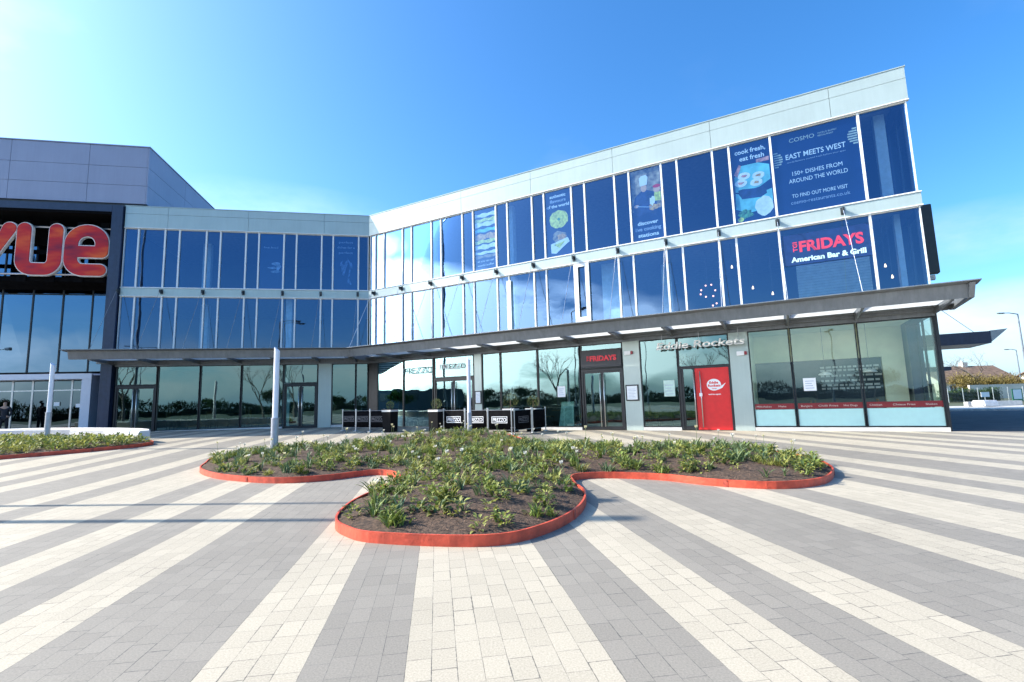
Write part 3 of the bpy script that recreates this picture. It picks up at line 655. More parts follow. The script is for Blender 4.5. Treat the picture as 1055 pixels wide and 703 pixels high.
t_ = spanel('window_poster', 'navy window poster reading authentic flavours of the world, with round yellow dish', 'poster', R, 10.5, 11.71, H3+.04, H2-.05, POST, O)
for s, zz_, m_ in (('authentic', 10.02, WTXT), ('flavours', 9.80, GTXT), ('of the world', 9.57, WTXT)): text(s, R, 11.1, O+.006, zz_, .14, m_, t_, width=.75 if s != 'of the world' else 1.05, bold=.004)
disc(R, 11.12, 9.02, O+.005, .44, .40, 28, .05, 3).build('picture', PH[0], t_); disc(R, 11.12, 9.02, O+.0085, .07, .06, 12).build('picture', PH[2], t_)
disc(R, 11.15, 8.2, O+.005, .36, .28, 20, .2, 4).build('picture', PH[5], t_); disc(R, 11.22, 8.22, O+.0085, .2, .14, 14, .3, 9).build('picture', PH[1], t_)
poly(R, [(10.7, 7.95), (11.5, 8.15), (11.58, 7.95), (11.2, 7.7), (10.95, 7.5), (10.72, 7.55)], O+.010).build('picture', PH[3], t_); poly(R, [(10.85, 7.9), (11.4, 8.02), (11.1, 7.72)], O+.0135).build('picture', PH[0], t_)
t_ = spanel('window_poster', 'window poster of a chef in tall white hat, reading discover live cooking stations', 'poster', R, 14.31, 15.49, H3+.04, H2-.05, POST, O)
poly(R, [(14.33, 8.6), (15.47, 8.6), (15.47, 10.3), (14.33, 10.3)], O+.0045, .001).build('picture', PH[5], t_)
poly(R, [(14.4, 8.35), (14.95, 8.5), (15.25, 8.3), (15.3, 8.95), (15.2, 9.3), (14.95, 9.42), (14.72, 9.42), (14.45, 9.2), (14.35, 8.8)], O+.006).build('picture', PH[7], t_)
disc(R, 14.82, 9.52, O+.0095, .12, .16, 16).build('picture', PH[6], t_); poly(R, [(14.68, 9.62), (14.96, 9.64), (15.0, 9.95), (14.93, 10.05), (14.74, 10.04), (14.65, 9.95)], O+.013).build('picture', WTXT, t_)
disc(R, 14.5, 8.82, O+.0095, .1, .06, 12).build('picture', PH[6], t_); poly(R, [(14.5, 8.8), (15.1, 8.66), (15.1, 8.69), (14.5, 8.84)], O+.013).build('picture', STEEL, t_); disc(R, 15.18, 8.68, O+.0095, .2, .14, 14, .3, 2).build('picture', PH[1], t_)
disc(R, 15.32, 9.38, O+.0095, .13, .14, 14).build('picture', PH[6], t_); disc(R, 15.32, 9.5, O+.013, .15, .07, 14).build('picture', RED, t_); poly(R, [(15.2, 8.9), (15.46, 8.9), (15.46, 9.25), (15.22, 9.25)], O+.0098).build('picture', PH[0], t_)
disc(R, 15.12, 8.95, O+.0135, .09, .2, 12, .4, 6).build('picture', PH[3], t_)
for s, zz_, m_ in (('discover', 8.02, WTXT), ('live cooking', 7.78, GTXT), ('stations', 7.53, WTXT)): text(s, R, 14.9, O+.006, zz_, .15, m_, t_, width=.8 if s != 'live cooking' else 1.0, bold=.005)
t_ = spanel('window_poster', 'window poster of rice rolls on a blue plate, reading cook fresh, eat fresh', 'poster', R, 18.05, 19.29, H3+.04, H2-.05, POST, O)
text('cook fresh,', R, 18.68, O+.008, 9.95, .17, WTXT, t_, width=1.0, bold=.004); text('eat fresh', R, 18.72, O+.008, 9.68, .17, WTXT, t_, width=.8, bold=.004)
poly(R, [(18.1, 8.55), (18.3, 8.5), (18.9, 8.6), (19.25, 8.8), (19.25, 9.35), (18.9, 9.5), (18.35, 9.5), (18.1, 9.1)], O+.005, .001).build('picture', PH[4], t_)
poly(R, [(18.07, 7.9), (18.5, 7.7), (19.0, 7.75), (19.27, 8.0), (19.27, 8.45), (18.6, 8.3), (18.1, 8.5)], O+.0055, .001).build('picture', PH[4], t_)
for k, (a, b_) in enumerate(((18.42, 9.1), (18.88, 9.02), (18.3, 8.85), (18.8, 8.78))): disc(R, a, b_, O+.007+.001*k, .2, .14, 18, .05, k).build('picture', PH[3], t_); disc(R, a, b_, O+.0105+.001*k, .09, .05, 12, .3, k).build('picture', PH[1] if k % 2 else PH[8], t_)
poly(R, [(18.2, 8.6), (18.35, 8.62), (18.9, 8.55), (19.1, 8.6), (19.1, 8.3), (18.9, 8.2), (18.3, 8.25), (18.2, 8.45)], O+.006, .001).build('picture', PH[7], t_)
disc(R, 19.0, 7.75, O+.007, .42, .5, 24).build('picture', PH[7], t_) if False else None
disc(R, 18.98, 7.85, O+.0075, .28, .36, 20, .08, 5).build('picture', PH[3], t_); disc(R, 18.35, 7.68, O+.0075, .26, .18, 18, .25, 7).build('picture', PH[2], t_); disc(R, 18.2, 7.5, O+.012, .1, .09, 12, .1, 8).build('picture', PH[0], t_)
poly(R, [(18.1, 9.2), (18.28, 9.55), (18.36, 9.5), (18.2, 9.1)], O+.008).build('picture', PH[8], t_); poly(R, [(18.85, 9.5), (19.26, 9.5), (19.26, 9.65), (18.85, 9.62)], O+.008).build('picture', PH[8], t_)
t_ = spanel('window_poster', 'wide navy window poster with restaurant name and white text reading east meets west', 'poster', R, 19.39, 21.88, H3+.04, H2-.05, POST, O)
GOLD = mat('pale_gold_lettering', (.5, .52, .42), .5)
text('COSMO', R, 20.3, O+.006, 9.93, .15, GOLD, t_, width=.75)
text('WORLD BUFFET', R, 21.05, O+.006, 10.01, .055, GOLD, t_, width=.55); text('RESTAURANT', R, 21.0, O+.006, 9.92, .055, GOLD, t_, width=.45)
text('EAST MEETS WEST', R, 20.65, O+.006, 9.34, .19, WTXT, t_, width=1.75, bold=.002); text('world flavours cooked fresh before your eyes', R, 20.65, O+.006, 9.2, .055, GTXT, t_, width=1.7)
text('150+ DISHES FROM', R, 20.65, O+.006, 8.72, .15, WTXT, t_, width=1.45); text('AROUND THE WORLD', R, 20.65, O+.006, 8.46, .15, WTXT, t_, width=1.7)
text('TO FIND OUT MORE VISIT', R, 20.65, O+.006, 7.93, .13, WTXT, t_, width=1.6); text('cosmo-restaurants.co.uk', R, 20.65, O+.006, 7.7, .13, GTXT, t_, width=1.7)
for u, s in ((19.41, 1), (21.86, -1)):
    for k in range(7):
        zc = 9.12+.085*k+(.25 if s < 0 else 0); hw = .27*sqrt(max(.05, 1-((k-3)/3.4)**2))
        a, b_ = (u, u+hw) if s > 0 else (u-hw, u)
        g = MB(); g.box(a, b_, O+.005, O+.007, zc, zc+.05, R); g.build('globe_stripe', GOLD, t_)
t_ = spanel('bar_sign', 'red and white bar and grill window lettering on navy vinyl above the canopy', 'sign', R, 19.41, 21.86, 5.55, 6.62, mat('navy_blue_vinyl', (.012, .035, .14), .12, var=.1, coat=.6), .006)
PINKR = mat('crimson_lettering', (.62, .05, .12), .45)
text('FRIDAYS', R, 20.8, (.012), 6.0, .36, PINKR, t_, width=1.8, bold=.018)
text('TGI', R, 19.84, (.012), 6.18, .13, PINKR, t_, width=.34, bold=.005, rot=True)
text('American Bar & Grill', R, 20.68, (.012), 5.66, .17, mat('pale_aqua_lettering', (.55, .8, .82), .5), t_, width=2.1, bold=.009)
t_ = thing('window_blind', 'beige slatted blind lowered in the window below the bar and grill lettering', 'blind', tuple(R(20.6, -.25, 4)))
g = MB()
for k in range(16): g.box(19.75, 21.8, -.12, -.10, 4.0+.093*k, 4.085+.093*k, R)
g.build('slats', mat('beige_slat', (.72, .72, .6), .6), t_); g = MB(); g.box(19.75, 21.8, -.14, -.08, 5.49, 5.54, R); g.build('head_rail', WTXT, t_)
# ground floor signs
t_ = spanel('door_sign', 'dark sign board with red block lettering above the black double doors', 'sign', R, 11.9, 13.56, 2.48, 3.2, mat('charcoal_board', (.035, .035, .04), .5, var=.1), .06, .05)
text('FRIDAYS', R, 12.83, .125, 2.75, .2, REDS, t_, width=1.1, bold=.012, ext=.012); text('TGI', R, 12.23, .125, 2.85, .08, REDS, t_, width=.2, bold=.003, ext=.01, rot=True)
transom(R, 11.85, 13.6, 2.44, H5)
t_ = thing('diner_sign', 'raised silver italic lettering of the diner above the red door', 'sign', tuple(R(16.5, .3, 3)))
SIL = mat('silver_lettering', (.68, .67, .64), .35, metal=.1, var=.05)
text('Eddie Rockets', R, 16.5, .36, 2.98, .26, SIL, t_, width=3.0, bold=.006, shear=.15, ext=.03)
g = MB(); g.tube([R(15.05, .3, 3.03), R(17.95, .3, 3.03)], .012, 6); g.build('rail', STEEL, t_)
for u in (15.2, 16.5, 17.8):
    g = MB(); g.tube([R(u, .3, 3.03), R(u, .3, 3.56)], .008, 6); g.build('hanger', STEEL, t_)
t_ = thing('entrance_sign', 'pale outlined capital lettering across the glass above the entrance behind the white pole', 'sign', tuple(R(5.4, .05, 2.8)))
text('PREZZO', R, 5.4, .07, 2.84, .24, WTXT, t_, width=1.35, ext=.02)
t_ = thing('reflected_lettering', 'faint thin capital lettering standing in for a reflection in the shop window left of the dark entrance', 'sign', tuple(R(3.0, .05, 2.8)))
text('PREZZO', R, 3.3, .035, 2.72, .32, mat('faint_lettering', (.3, .42, .42), .5), t_, width=1.8, ext=.004)  # ghost reflection of the name, modelled as dim letters on the pane
g = MB(); g.box(4.35, 6.6, -.35, -.15, 3.15, 3.42, R); g.build('entrance_header', BLACK, bld)
def menu(u, z0, w_, h, lab):
    t_ = thing('menu_board', lab, 'menu board', tuple(R(u, .06, z0)))
    g = MB(); g.box(u-w_/2, u+w_/2, .052, .09, z0, z0+h, R); g.build('frame', DARK, t_)
    g = MB(); g.box(u-w_/2+.05, u+w_/2-.05, .091, .095, z0+.05, z0+h-.05, R); s_ = g.build('sheet', WTXT, t_)
    g = MB()
    for k in range(7): g.box(u-w_/2+.1, u+w_/2-.1-(k*37 % 5)*.02, .0955, .0965, z0+.1+k*(h-.22)/7, z0+.1+k*(h-.22)/7+.012, R)
    g.build('print', GTXT, s_)
menu(13.92, 1.12, .5, .62, 'black framed white menu board on the pillar beside the black double doors')
menu(6.86, 1.15, .34, .6, 'narrow black framed menu board on the pillar beside the white pole')
def alarm(u, z, lab):
    t_ = thing('alarm_box', lab, 'alarm box', tuple(R(u, .05, z)))
    g = MB(); g.box(u-.16, u+.08, .052, .12, z, z+.15, R); g.build('case', WTXT, t_, bevel=.01)
    g = MB(); g.box(u+.085, u+.17, .052, .13, z+.02, z+.14, R); g.build('beacon', mat('dark_red_beacon', (.3, .02, .03), .3), t_, bevel=.01)
alarm(13.86, 2.9, 'white alarm box with red beacon on the pillar left of the diner'); alarm(17.85, 2.6, 'white alarm box with red beacon on the pillar right of the red door')
def notice(u0, u1, z0, z1, lab, mt=WTXT, o=-.012):
    t_ = thing('window_notice', lab, 'notice', tuple(R((u0+u1)/2, o, z0)))
    g = MB(); g.box(u0, u1, o-.004, o, z0, z1, R); g.build('sheet', mt, t_)
    g = MB()
    for k in range(4): g.box(u0+.05, u1-.06-(k*31 % 3)*.03, o+.0005, o+.0012, z0+.08+k*(z1-z0)/5.5, z0+.1+k*(z1-z0)/5.5, R)
    g.build('print', GTXT, t_)
notice(15.1, 15.5, 1.25, 1.85, 'pale green notice in the window left of the diner door', mat('pale_green_card', (.55, .72, .65), .6))
notice(19.62, 19.98, 1.3, 1.72, 'white notice with red heading taped in the right-hand window')
notice(10.75, 11.1, 1.35, 1.8, 'white card in the window left of the black double doors')
t_ = thing('pavement_sign', 'pale leaning display board standing inside the window left of the black double doors', 'sign', tuple(R(11, -.5, .05)))
g = MB(); 
g.hexa([R(10.55, -.5, .05), R(11.25, -.5, .05), R(11.25, -.46, .05), R(10.55, -.46, .05), R(10.62, -.75, 1.15), R(11.18, -.75, 1.15), R(11.18, -.71, 1.15), R(10.62, -.71, 1.15)]); g.build('board', mat('grey_green_board', (.4, .5, .45), .6, var=.2, scale=8), t_)
g = MB(); g.tube([R(10.65, -.95, .05), R(10.65, -.74, 1.1)], .015, 6); g.build('leg', STEEL, t_); g = MB(); g.tube([R(11.15, -.95, .05), R(11.15, -.74, 1.1)], .015, 6); g.build('leg', STEEL, t_)
# pendant lamps
LAMP = mat('pendant_glow', (1, .62, .35), .4, emit=2.5)
def pendant(u, o, z, top, lab, r=.11, mt=None):
    t_ = thing('pendant_lamp', lab, 'lamp', tuple(R(u, o, z)), build_local=False)
    g = MB(); g.tube([R(u, o, z+.05), R(u, o, top)], .008, 5); g.build('flex', DARK, t_)
    g = MB(); c = R(u, o, z); g.lathe([(r*.2, .1), (r*.7, .06), (r, .0), (r*.95, -.02)], tuple(c), 14); g.build('shade', mt or LAMP, t_, smooth=True)
WSH = mat('white_enamel', (.75, .78, .74), .4)
pendant(20.35, -1.4, 1.85, 3.5, 'white pendant lamp behind the notice in the middle corner window', .22, WSH); pendant(21.6, -1.2, 1.88, 3.5, 'white pendant lamp hanging in the far right ground floor window', .22, WSH)
for k, (u, z) in enumerate(((18.35, 5.15), (18.98, 4.85), (22.5, 4.95), (22.35, 5.35), (17.7, 6.05))):
    pendant(u, -1.1, z, 6.98, ['small glowing lamp in the upper window left of the bar lettering, left one', 'small glowing lamp in the window just left of the bar lettering, right one', 'small glowing lamp low in the corner window above the canopy', 'small glowing lamp in the corner window, higher of the two', 'small dim lamp in the narrow window above the red door'][k], .035)
t_ = thing('chandelier', 'cluster of small pink glowing bulbs hanging behind an upper window over the diner sign', 'chandelier', tuple(R(16.75, -1.3, 5.3)))
g = MB(); g.tube([R(16.75, -1.3, 5.3), R(16.75, -1.3, 6.98)], .008, 5); g.build('flex', DARK, t_)
for k in range(10):
    q = random.Random(k+40); g = MB(); c = R(16.75+.28*cos(k*.9), -1.3+.2*sin(k*1.7), 5.3+(.25*sin(k*.9) if k < 7 else -.5-.12*(k-7)))
    g.lathe([(.003, .035), (.028, .02), (.035, 0), (.02, -.03)], tuple(c), 8); g.build('bulb', mat('pink_glow', (1, .42, .3), .4, emit=2.5), t_)

WOOD = mat('dark_wood', (.16, .09, .05), .5, var=.2)
def table(T, u, o, lab):
    b0 = T(u, o, 0); z0 = .05 if T is R else .26; t_ = thing('dining_table', lab, 'table', (b0.x, b0.y, z0), 'tables inside the restaurants')
    g = MB(); g.box(u-.4, u+.4, o-.35, o+.35, z0+.71, z0+.75, T); g.build('tabletop', WOOD, t_)
    g = MB(); g.lathe([(.22, 0), (.22, .02), (.035, .04), (.035, .71)], (b0.x, b0.y, z0), 12); g.build('pedestal', DARK, t_)
    for s_ in (-1, 1):
        c = u+s_*.72; d0 = T(c, o, 0); k_ = thing('dining_chair', 'dark wooden chair at a table behind the restaurant glass', 'chair', (d0.x, d0.y, z0), 'chairs inside the restaurants')
        g = MB(); g.box(c-.2, c+.2, o-.2, o+.2, z0+.43, z0+.47, T); g.build('seat', WOOD, k_)
        g = MB(); g.box(c+s_*.17, c+s_*.2, o-.2, o+.2, z0+.5, z0+.92, T); g.build('backrest', WOOD, k_)
        for a_ in (-.17, .17):
            for b2 in (-.17, .17): g = MB(); g.box(c+a_-.015, c+a_+.015, o+b2-.015, o+b2+.015, z0, z0+.43, T); g.build('leg', DARK, k_)
for u, o in ((1.6, -1.2), (3.3, -2.2), (8.2, -1.2), (10.3, -1.6), (15.0, -1.8), (18.95, -1.7), (20.9, -1.8)): table(R, u, o, 'small square table with two chairs behind the shop glass')
for u, o in ((5.2, -1.3), (7.4, -2.0), (9.0, -1.2)): table(L, u, o, 'small square table with two chairs behind the shop glass')

# side canopy, small awning and sign box on the far side
g = MB(); g.box(UE+.005, UE+4.3, -14, -11, 3.25, 3.8, R)
sidec = g.build('side_canopy', NAVY, bld)
g = MB(); g.add([R(UE+4.31, -11, 3.3), R(UE+4.9, -11, 3.86), R(UE+4.9, -14, 3.86), R(UE+4.31, -14, 3.3), R(UE+4.31, -11, 3.82), R(UE+4.31, -14, 3.82)], [(0, 3, 2, 1), (0, 1, 4), (3, 5, 2), (4, 1, 2, 5), (0, 4, 5, 3)]); g.build('canopy_tip', mat('pale_tip', (.5, .5, .45), .4), sidec)
for u in (1.6, 3.2):
    g = MB(); g.tube([R(UE+u+.6, -11.2, 3.8), R(UE+.05, -11.2, 7.0+u*.3)], .012, 5); g.build('tie_rod', STEEL, bld)
g = MB(); g.box(UE+.005, UE+2.9, -13, -11.5, 2.1, 2.28, R); g.build('side_awning', NAVY, bld)
t_ = thing('sign_box', 'black box sign projecting from the far side wall above the end of the canopy', 'sign', tuple(R(UE+.6, -5, 5.6)))
g = MB(); g.box(UE+.15, UE+1.45, -5.3, -5.0, 5.65, 8.4, R); g.build('case', DARK, t_, bevel=.02)
g = MB(); g.box(UE+.005, UE+.14, -5.2, -5.1, 6.2, 6.3, R); g.box(UE+.005, UE+.14, -5.2, -5.1, 7.7, 7.8, R); g.build('arm', STEEL, t_)
g = MB(); g.box(UE+.7, UE+1.3, -5.25, -5.05, 5.42, 5.6, R); g.build('floodlight', CONC, t_)
g = MB(); g.box(UE+.005, UE+.35, -15.2, -13.0, 0, 1.6, R); g.build('side_return', mat('pale_blue_render', (.5, .55, .6), .8), bld)

# ------------------------------------------------------------------ planted beds
EDGE = mat('orange_red_edging', (.58, .075, .035), .55, var=.2, scale=7, bump=.25, bscale=25)
EDGE2 = mat('faded_red_plate', (.4, .06, .035), .6, var=.3, scale=20)
def soil_mat():
    mm = mat('bark_soil', (.075, .045, .028), .95, var=.5, scale=22, bump=.9, bscale=45); return mm
SOIL = soil_mat()
def smooth_loop(pts, n=6):
    out = []; k = len(pts)
    for i in range(k):
        p0, p1, p2, p3 = [Vector(pts[(i+j-1) % k]) for j in range(4)]
        for s in range(n):
            t = s/n; out.append(.5*((2*p1)+(-p0+p2)*t+(2*p0-5*p1+4*p2-p3)*t*t+(-p0+3*p1-3*p2+p3)*t*t*t))
    return out
def inside(p, poly_):
    c = False; n = len(poly_); x, y = p
    for i in range(n):
        a, b_ = poly_[i], poly_[i-1]
        if (a.y > y) != (b_.y > y) and x < (b_.x-a.x)*(y-a.y)/(b_.y-a.y)+a.x: c = not c
    return c
def edist(p, poly_):
    p = Vector(p); best = 1e9
    for i in range(len(poly_)):
        a, b_ = poly_[i-1], poly_[i]; ab = b_-a; t = max(0, min(1, (p-a).dot(ab)/max(1e-9, ab.length_squared))); best = min(best, (p-a-ab*t).length)
    return best
def soil_z(p, loop, hgt): return gz(*p)+.075+hgt*min(1, edist(p, loop)/1.2)**.7
def bed(root, ctrl, hgt=.14, rimh=.10):
    loop = smooth_loop(ctrl); n = len(loop); th = .022
    inner = []; outer = []
    for i in range(n):
        d = (loop[(i+1) % n]-loop[i-1]).normalized(); nn = Vector((d.y, -d.x)); outer.append(loop[i]+nn*th*.5); inner.append(loop[i]-nn*th*.5)
    mb = MB(); V = []
    for q, zz_ in ((outer, -.03), (outer, rimh), (inner, rimh), (inner, -.03)): V += [(p.x, p.y, gz(p.x, p.y)+zz_) for p in q]
    F_ = []
    for r_ in range(3):
        for i in range(n): j = (i+1) % n; F_.append((r_*n+i, r_*n+j, (r_+1)*n+j, (r_+1)*n+i))
    mb.add(V, F_); mb.build('edging', EDGE, root, smooth=False)
    acc = 0
    for i in range(n):
        a, b_ = outer[i-1], outer[i]; acc += (b_-a).length
        if acc > 2.4:
            acc = 0; d = (b_-a).normalized(); nn = Vector((d.y, -d.x)); g = MB(); z0 = gz(b_.x, b_.y); pts_ = [b_-d*.03-nn*.004, b_+d*.03-nn*.004, b_+d*.03+nn*.006, b_-d*.03+nn*.006]
            g.hexa([(p.x, p.y, z0-.02) for p in pts_]+[(p.x, p.y, z0+rimh-.006) for p in pts_]); g.build('joint_plate', EDGE2, root)
    # soil surface
    q = random.Random(3); xs = [p.x for p in loop]; ys = [p.y for p in loop]; pts = []
    y = min(ys)
    while y < max(ys):
        x = min(xs)
        while x < max(xs):
            p = (x+q.uniform(-.04, .04), y+q.uniform(-.04, .04))
            if inside(p, loop) and edist(p, loop) > .09: pts.append(Vector(p))
            x += .14
        y += .14
    allp = [Vector((p.x, p.y)) for p in loop]+pts
    r_ = delaunay_2d_cdt(allp, [], [list(range(n))], 1, 1e-5)
    mb = MB(); mb.v = [(p.x, p.y, soil_z((p.x, p.y), loop, hgt)+q.uniform(-.012, .012)) for p in r_[0]]; mb.f = [tuple(f_) for f_ in r_[2]]
    mb.build('soil', SOIL, root, smooth=True)
    return loop
BED = [(-1.26, 4.62), (-.28, 4.43), (.24, 4.75), (.65, 5.44), (.86, 6.3), (.82, 7.15), (.9, 7.75), (1.4, 7.88), (2.17, 7.56), (2.76, 6.95), (3.42, 6.62), (4.11, 6.8), (4.66, 7.38), (5.02, 8.01), (5.3, 8.9), (5.28, 9.9), (4.8, 10.8), (3.9, 11.4), (2.8, 11.6), (1.7, 11.9), (.9, 12.7), (.4, 14.0), (.1, 15.4), (-.3, 16.9), (-1.2, 17.9), (-2.4, 17.9), (-3.4, 17.0), (-3.9, 15.6), (-4.2, 14.3), (-4.9, 13.5), (-5.9, 13.2), (-6.7, 12.5), (-6.95, 11.5), (-6.6, 10.6), (-6.14, 9.73), (-5.19, 8.86), (-4.0, 8.3), (-3.2, 8.42), (-2.61, 8.88), (-2.15, 8.7), (-1.86, 8.0), (-1.93, 7.02), (-2.01, 6.11), (-1.9, 5.31), (-1.64, 4.88)]
main_bed = thing('flower_bed', 'clover shaped flower bed with orange-red metal edging in the middle of the square', 'flower bed', (-.5, 10, 0))
LOOP = bed(main_bed, BED)
LBED = [(-23, 13.6), (-19, 11.9), (-16, 11.5), (-14.2, 12.0), (-12.8, 13.0), (-11.8, 14.2), (-11.4, 15.3), (-11.9, 16.2), (-13.5, 17.0), (-16, 17.6), (-20, 18), (-24, 18), (-26, 16)]
left_bed = thing('flower_bed', 'low green bed with dark red edging before the white bench at the left', 'flower bed', (-17, 14.5, .2))
LOOP2 = bed(left_bed, LBED, .06)

LEAF = [mat('leaf_mid_green', (.18, .235, .045), .6, var=.35, scale=14, trans=.3), mat('leaf_dark_green', (.095, .145, .04), .6, var=.35, scale=14, trans=.25), mat('leaf_yellow_green', (.32, .33, .08), .6, var=.3, scale=14, trans=.3), mat('leaf_blue_green', (.15, .21, .085), .55, var=.25, scale=14, trans=.25)]
PETC = mat('cream_petal', (.8, .74, .5), .6, var=.08, trans=.3); PETW = mat('white_petal', (.82, .8, .72), .6, var=.05, trans=.3)
def leaf(mb, base, az, ln, wd, lift, droop, nseg=4, fold=.25):
    """a curved folded blade"""
    base = Vector(base); ca, sa = cos(az), sin(az); side = Vector((-sa, ca, 0)); k = len(mb.v); pos = base.copy(); ang = lift
    for i in range(nseg+1):
        t = i/nseg; w_ = wd*(sin(pi*min(1, .12+t*.88))**.8 if i < nseg else .02)
        upv = Vector((-ca*sin(ang), -sa*sin(ang), cos(ang)))
        mb.v += [tuple(pos-side*w_/2+upv*w_*fold), tuple(pos), tuple(pos+side*w_/2+upv*w_*fold)]
        pos = pos+Vector((ca*cos(ang), sa*cos(ang), sin(ang)))*ln/nseg; ang -= droop/nseg
    for i in range(nseg):
        a = k+3*i; mb.f += [(a, a+1, a+4, a+3), (a+1, a+2, a+5, a+4)]
def tulip(seed, h=.34, flower=True, mt=LEAF[3]):
    q = random.Random(seed); t_ = thing('tulip_plant', 'slim spring bulb plant', 'plant', (0, 0, -50), build_local=True)
    mb = MB()
    for k in range(q.randint(6, 9)):
        leaf(mb, (q.uniform(-.03, .03), q.uniform(-.03, .03), -.02), q.uniform(0, 6.28), h*q.uniform(.6, 1.0), q.uniform(.022, .038), q.uniform(1.05, 1.5), q.uniform(.3, 1.2), 5, .3)
    mb.build('leaves', mt, t_, smooth=True)
    if flower:
        for j in range(flower):
            st = MB(); a = q.uniform(0, 6.28); tx, ty = q.uniform(-.07, .07), q.uniform(-.07, .07); hh = h*q.uniform(.95, 1.25)
            st.tube([(0, 0, -.02), (tx*.4, ty*.4, hh*.6), (tx, ty, hh)], [.005, .004, .004], 5); so = st.build('stem', mt, t_, smooth=True)
            f = MB()
            for k in range(6): leaf(f, (tx, ty, hh), k*pi/3+a, .062, .04, 1.25, .5, 3, -.35)
            f.build('flower', PETC if q.random() < .6 else PETW, so, smooth=True)
    return t_
def clump(seed, r=.15, mt=LEAF[0], n=52, h=.12):
    q = random.Random(seed); t_ = thing('bedding_plant', 'low leafy bedding plant', 'plant', (0, 0, -50), build_local=True); mb = MB(); mb2 = MB()
    for k in range(n):
        a = q.uniform(0, 6.28); rr_ = r*sqrt(q.random())*.6; m_ = mb if q.random() < .65 else mb2
        leaf(m_, (rr_*cos(a), rr_*sin(a), q.uniform(-.01, h)), a+q.uniform(-.6, .6), q.uniform(.045, .09), q.uniform(.025, .045), q.uniform(.1, 1.2), q.uniform(.3, 1.4), 3, .2)
    mb.build('leaves', mt, t_, smooth=True); mb2.build('leaves', LEAF[2], t_, smooth=True); return t_
protoT = [tulip(1, .36, 1), tulip(2, .30, 0), tulip(3, .33, 0, LEAF[0]), tulip(4, .38, 1), tulip(5, .3, 2, LEAF[0]), tulip(6, .28, 0)]
protoC = [clump(11, .17), clump(12, .14, LEAF[1]), clump(13, .19, LEAF[0], 44), clump(14, .13, LEAF[2], 26), clump(15, .17, LEAF[1], 40, .14)]
protoP = []
for sd_, m_ in ((51, LEAF[2]), (52, LEAF[0]), (53, LEAF[3])):
    q = random.Random(sd_); o_ = thing('wispy_plant', 'small tufted plant', 'plant', (0, 0, -50), build_local=True); mb = MB()
    for k in range(46): leaf(mb, (q.uniform(-.07, .07), q.uniform(-.07, .07), -.01), q.uniform(0, 6.28), q.uniform(.07, .2), q.uniform(.010, .02), q.uniform(.7, 1.5), q.uniform(.2, 1.3), 4, .2)
    mb.build('leaves', m_, o_, smooth=True); protoP.append(o_)
protoG = []
for sd_, m_ in ((31, LEAF[0]), (32, LEAF[1]), (33, LEAF[2])):
    o_ = clump(sd_, .2, m_, 46, .12); o_.name = 'ground_cover_plant'; protoG.append(o_)
used = set()
def place(protos, idx, loc, rz, s, label, group):
    o = protos[idx]
    if id(o) not in used:
        used.add(id(o)); o.location = loc; o.rotation_euler = (0, 0, rz); o.scale = (s, s, s); o['label'] = label; o['group'] = group; return o
    return dup(o, loc, rz, s, label, group)
def scatter(loop, n, dmin, margin, seed, test=None):
    q = random.Random(seed); xs = [p.x for p in loop]; ys = [p.y for p in loop]; out_ = []; tries = 0
    while len(out_) < n and tries < n*300:
        tries += 1; p = (q.uniform(min(xs), max(xs)), q.uniform(min(ys), max(ys)))
        if not inside(p, loop) or edist(p, loop) < margin: continue
        if test and not test(p, q): continue
        if any((p[0]-a)**2+(p[1]-b_)**2 < dmin*dmin for a, b_ in out_): continue
        out_.append(p)
    return out_
q = random.Random(5)
def dens_c(p, r_):
    if p[1] < 5.6: return r_.random() < .7
    return r_.random() < (1 if p[1] < 9.5 else .4)
for p in scatter(LOOP, 298, .17, .13, 21, dens_c):
    place(protoC, q.randrange(5), (p[0], p[1], soil_z(p, LOOP, .14)-.01), q.uniform(0, 6.28), q.uniform(.7, 1.2), 'low clump of rounded green leaves among the bulbs in the clover shaped bed', 'leafy bedding plants in the clover shaped bed')
def dens_t(p, r_):
    if p[1] < 5.4: return r_.random() < .2
    if p[1] < 6.5: return r_.random() < .7
    return True
for p in scatter(LOOP, 298, .19, .12, 22, dens_t):
    i = q.choice((0, 1, 1, 2, 2, 3, 4, 5, 5, 1)); place(protoT, i, (p[0], p[1], soil_z(p, LOOP, .14)-.01), q.uniform(0, 6.28), q.uniform(.6, 1.0), 'upright bulb plant with strappy leaves in the clover shaped bed', 'bulb plants in the clover shaped bed')
for p in scatter(LOOP, 290, .16, .1, 24, lambda p, r_: p[1] < 13):
    place(protoP, q.randrange(3), (p[0], p[1], soil_z(p, LOOP, .14)-.01), q.uniform(0, 6.28), q.uniform(.7, 1.5), 'small tuft of narrow leaves between the larger plants in the clover shaped bed', 'tufted plants in the clover shaped bed')
for p in scatter(LOOP2, 230, .26, .15, 23, lambda p, r_: p[0] > -18.5):
    place(protoG, q.randrange(3), (p[0], p[1], soil_z(p, LOOP2, .06)-.01), q.uniform(0, 6.28), q.uniform(1.1, 1.6), 'low clump of broad green leaves packed in the bed at the left edge', 'leafy plants in the left bed')

# bark chips and litter on the soil
mb = MB(); q = random.Random(61)
for p in [(q.uniform(-7, 5.4), q.uniform(4.3, 11)) for _ in range(16000)]:
    if not inside(p, LOOP): continue
    z_ = soil_z(p, LOOP, .14); leaf(mb, (p[0], p[1], z_+.012), q.uniform(0, 6.28), q.uniform(.02, .06), q.uniform(.012, .025), q.uniform(-.3, .6), .3, 1, .2)
lit = mb.build('bark_litter', mat('bark_chips', (.2, .12, .075), .9, var=.5, scale=30)); tag(lit, None, None, kind='stuff')

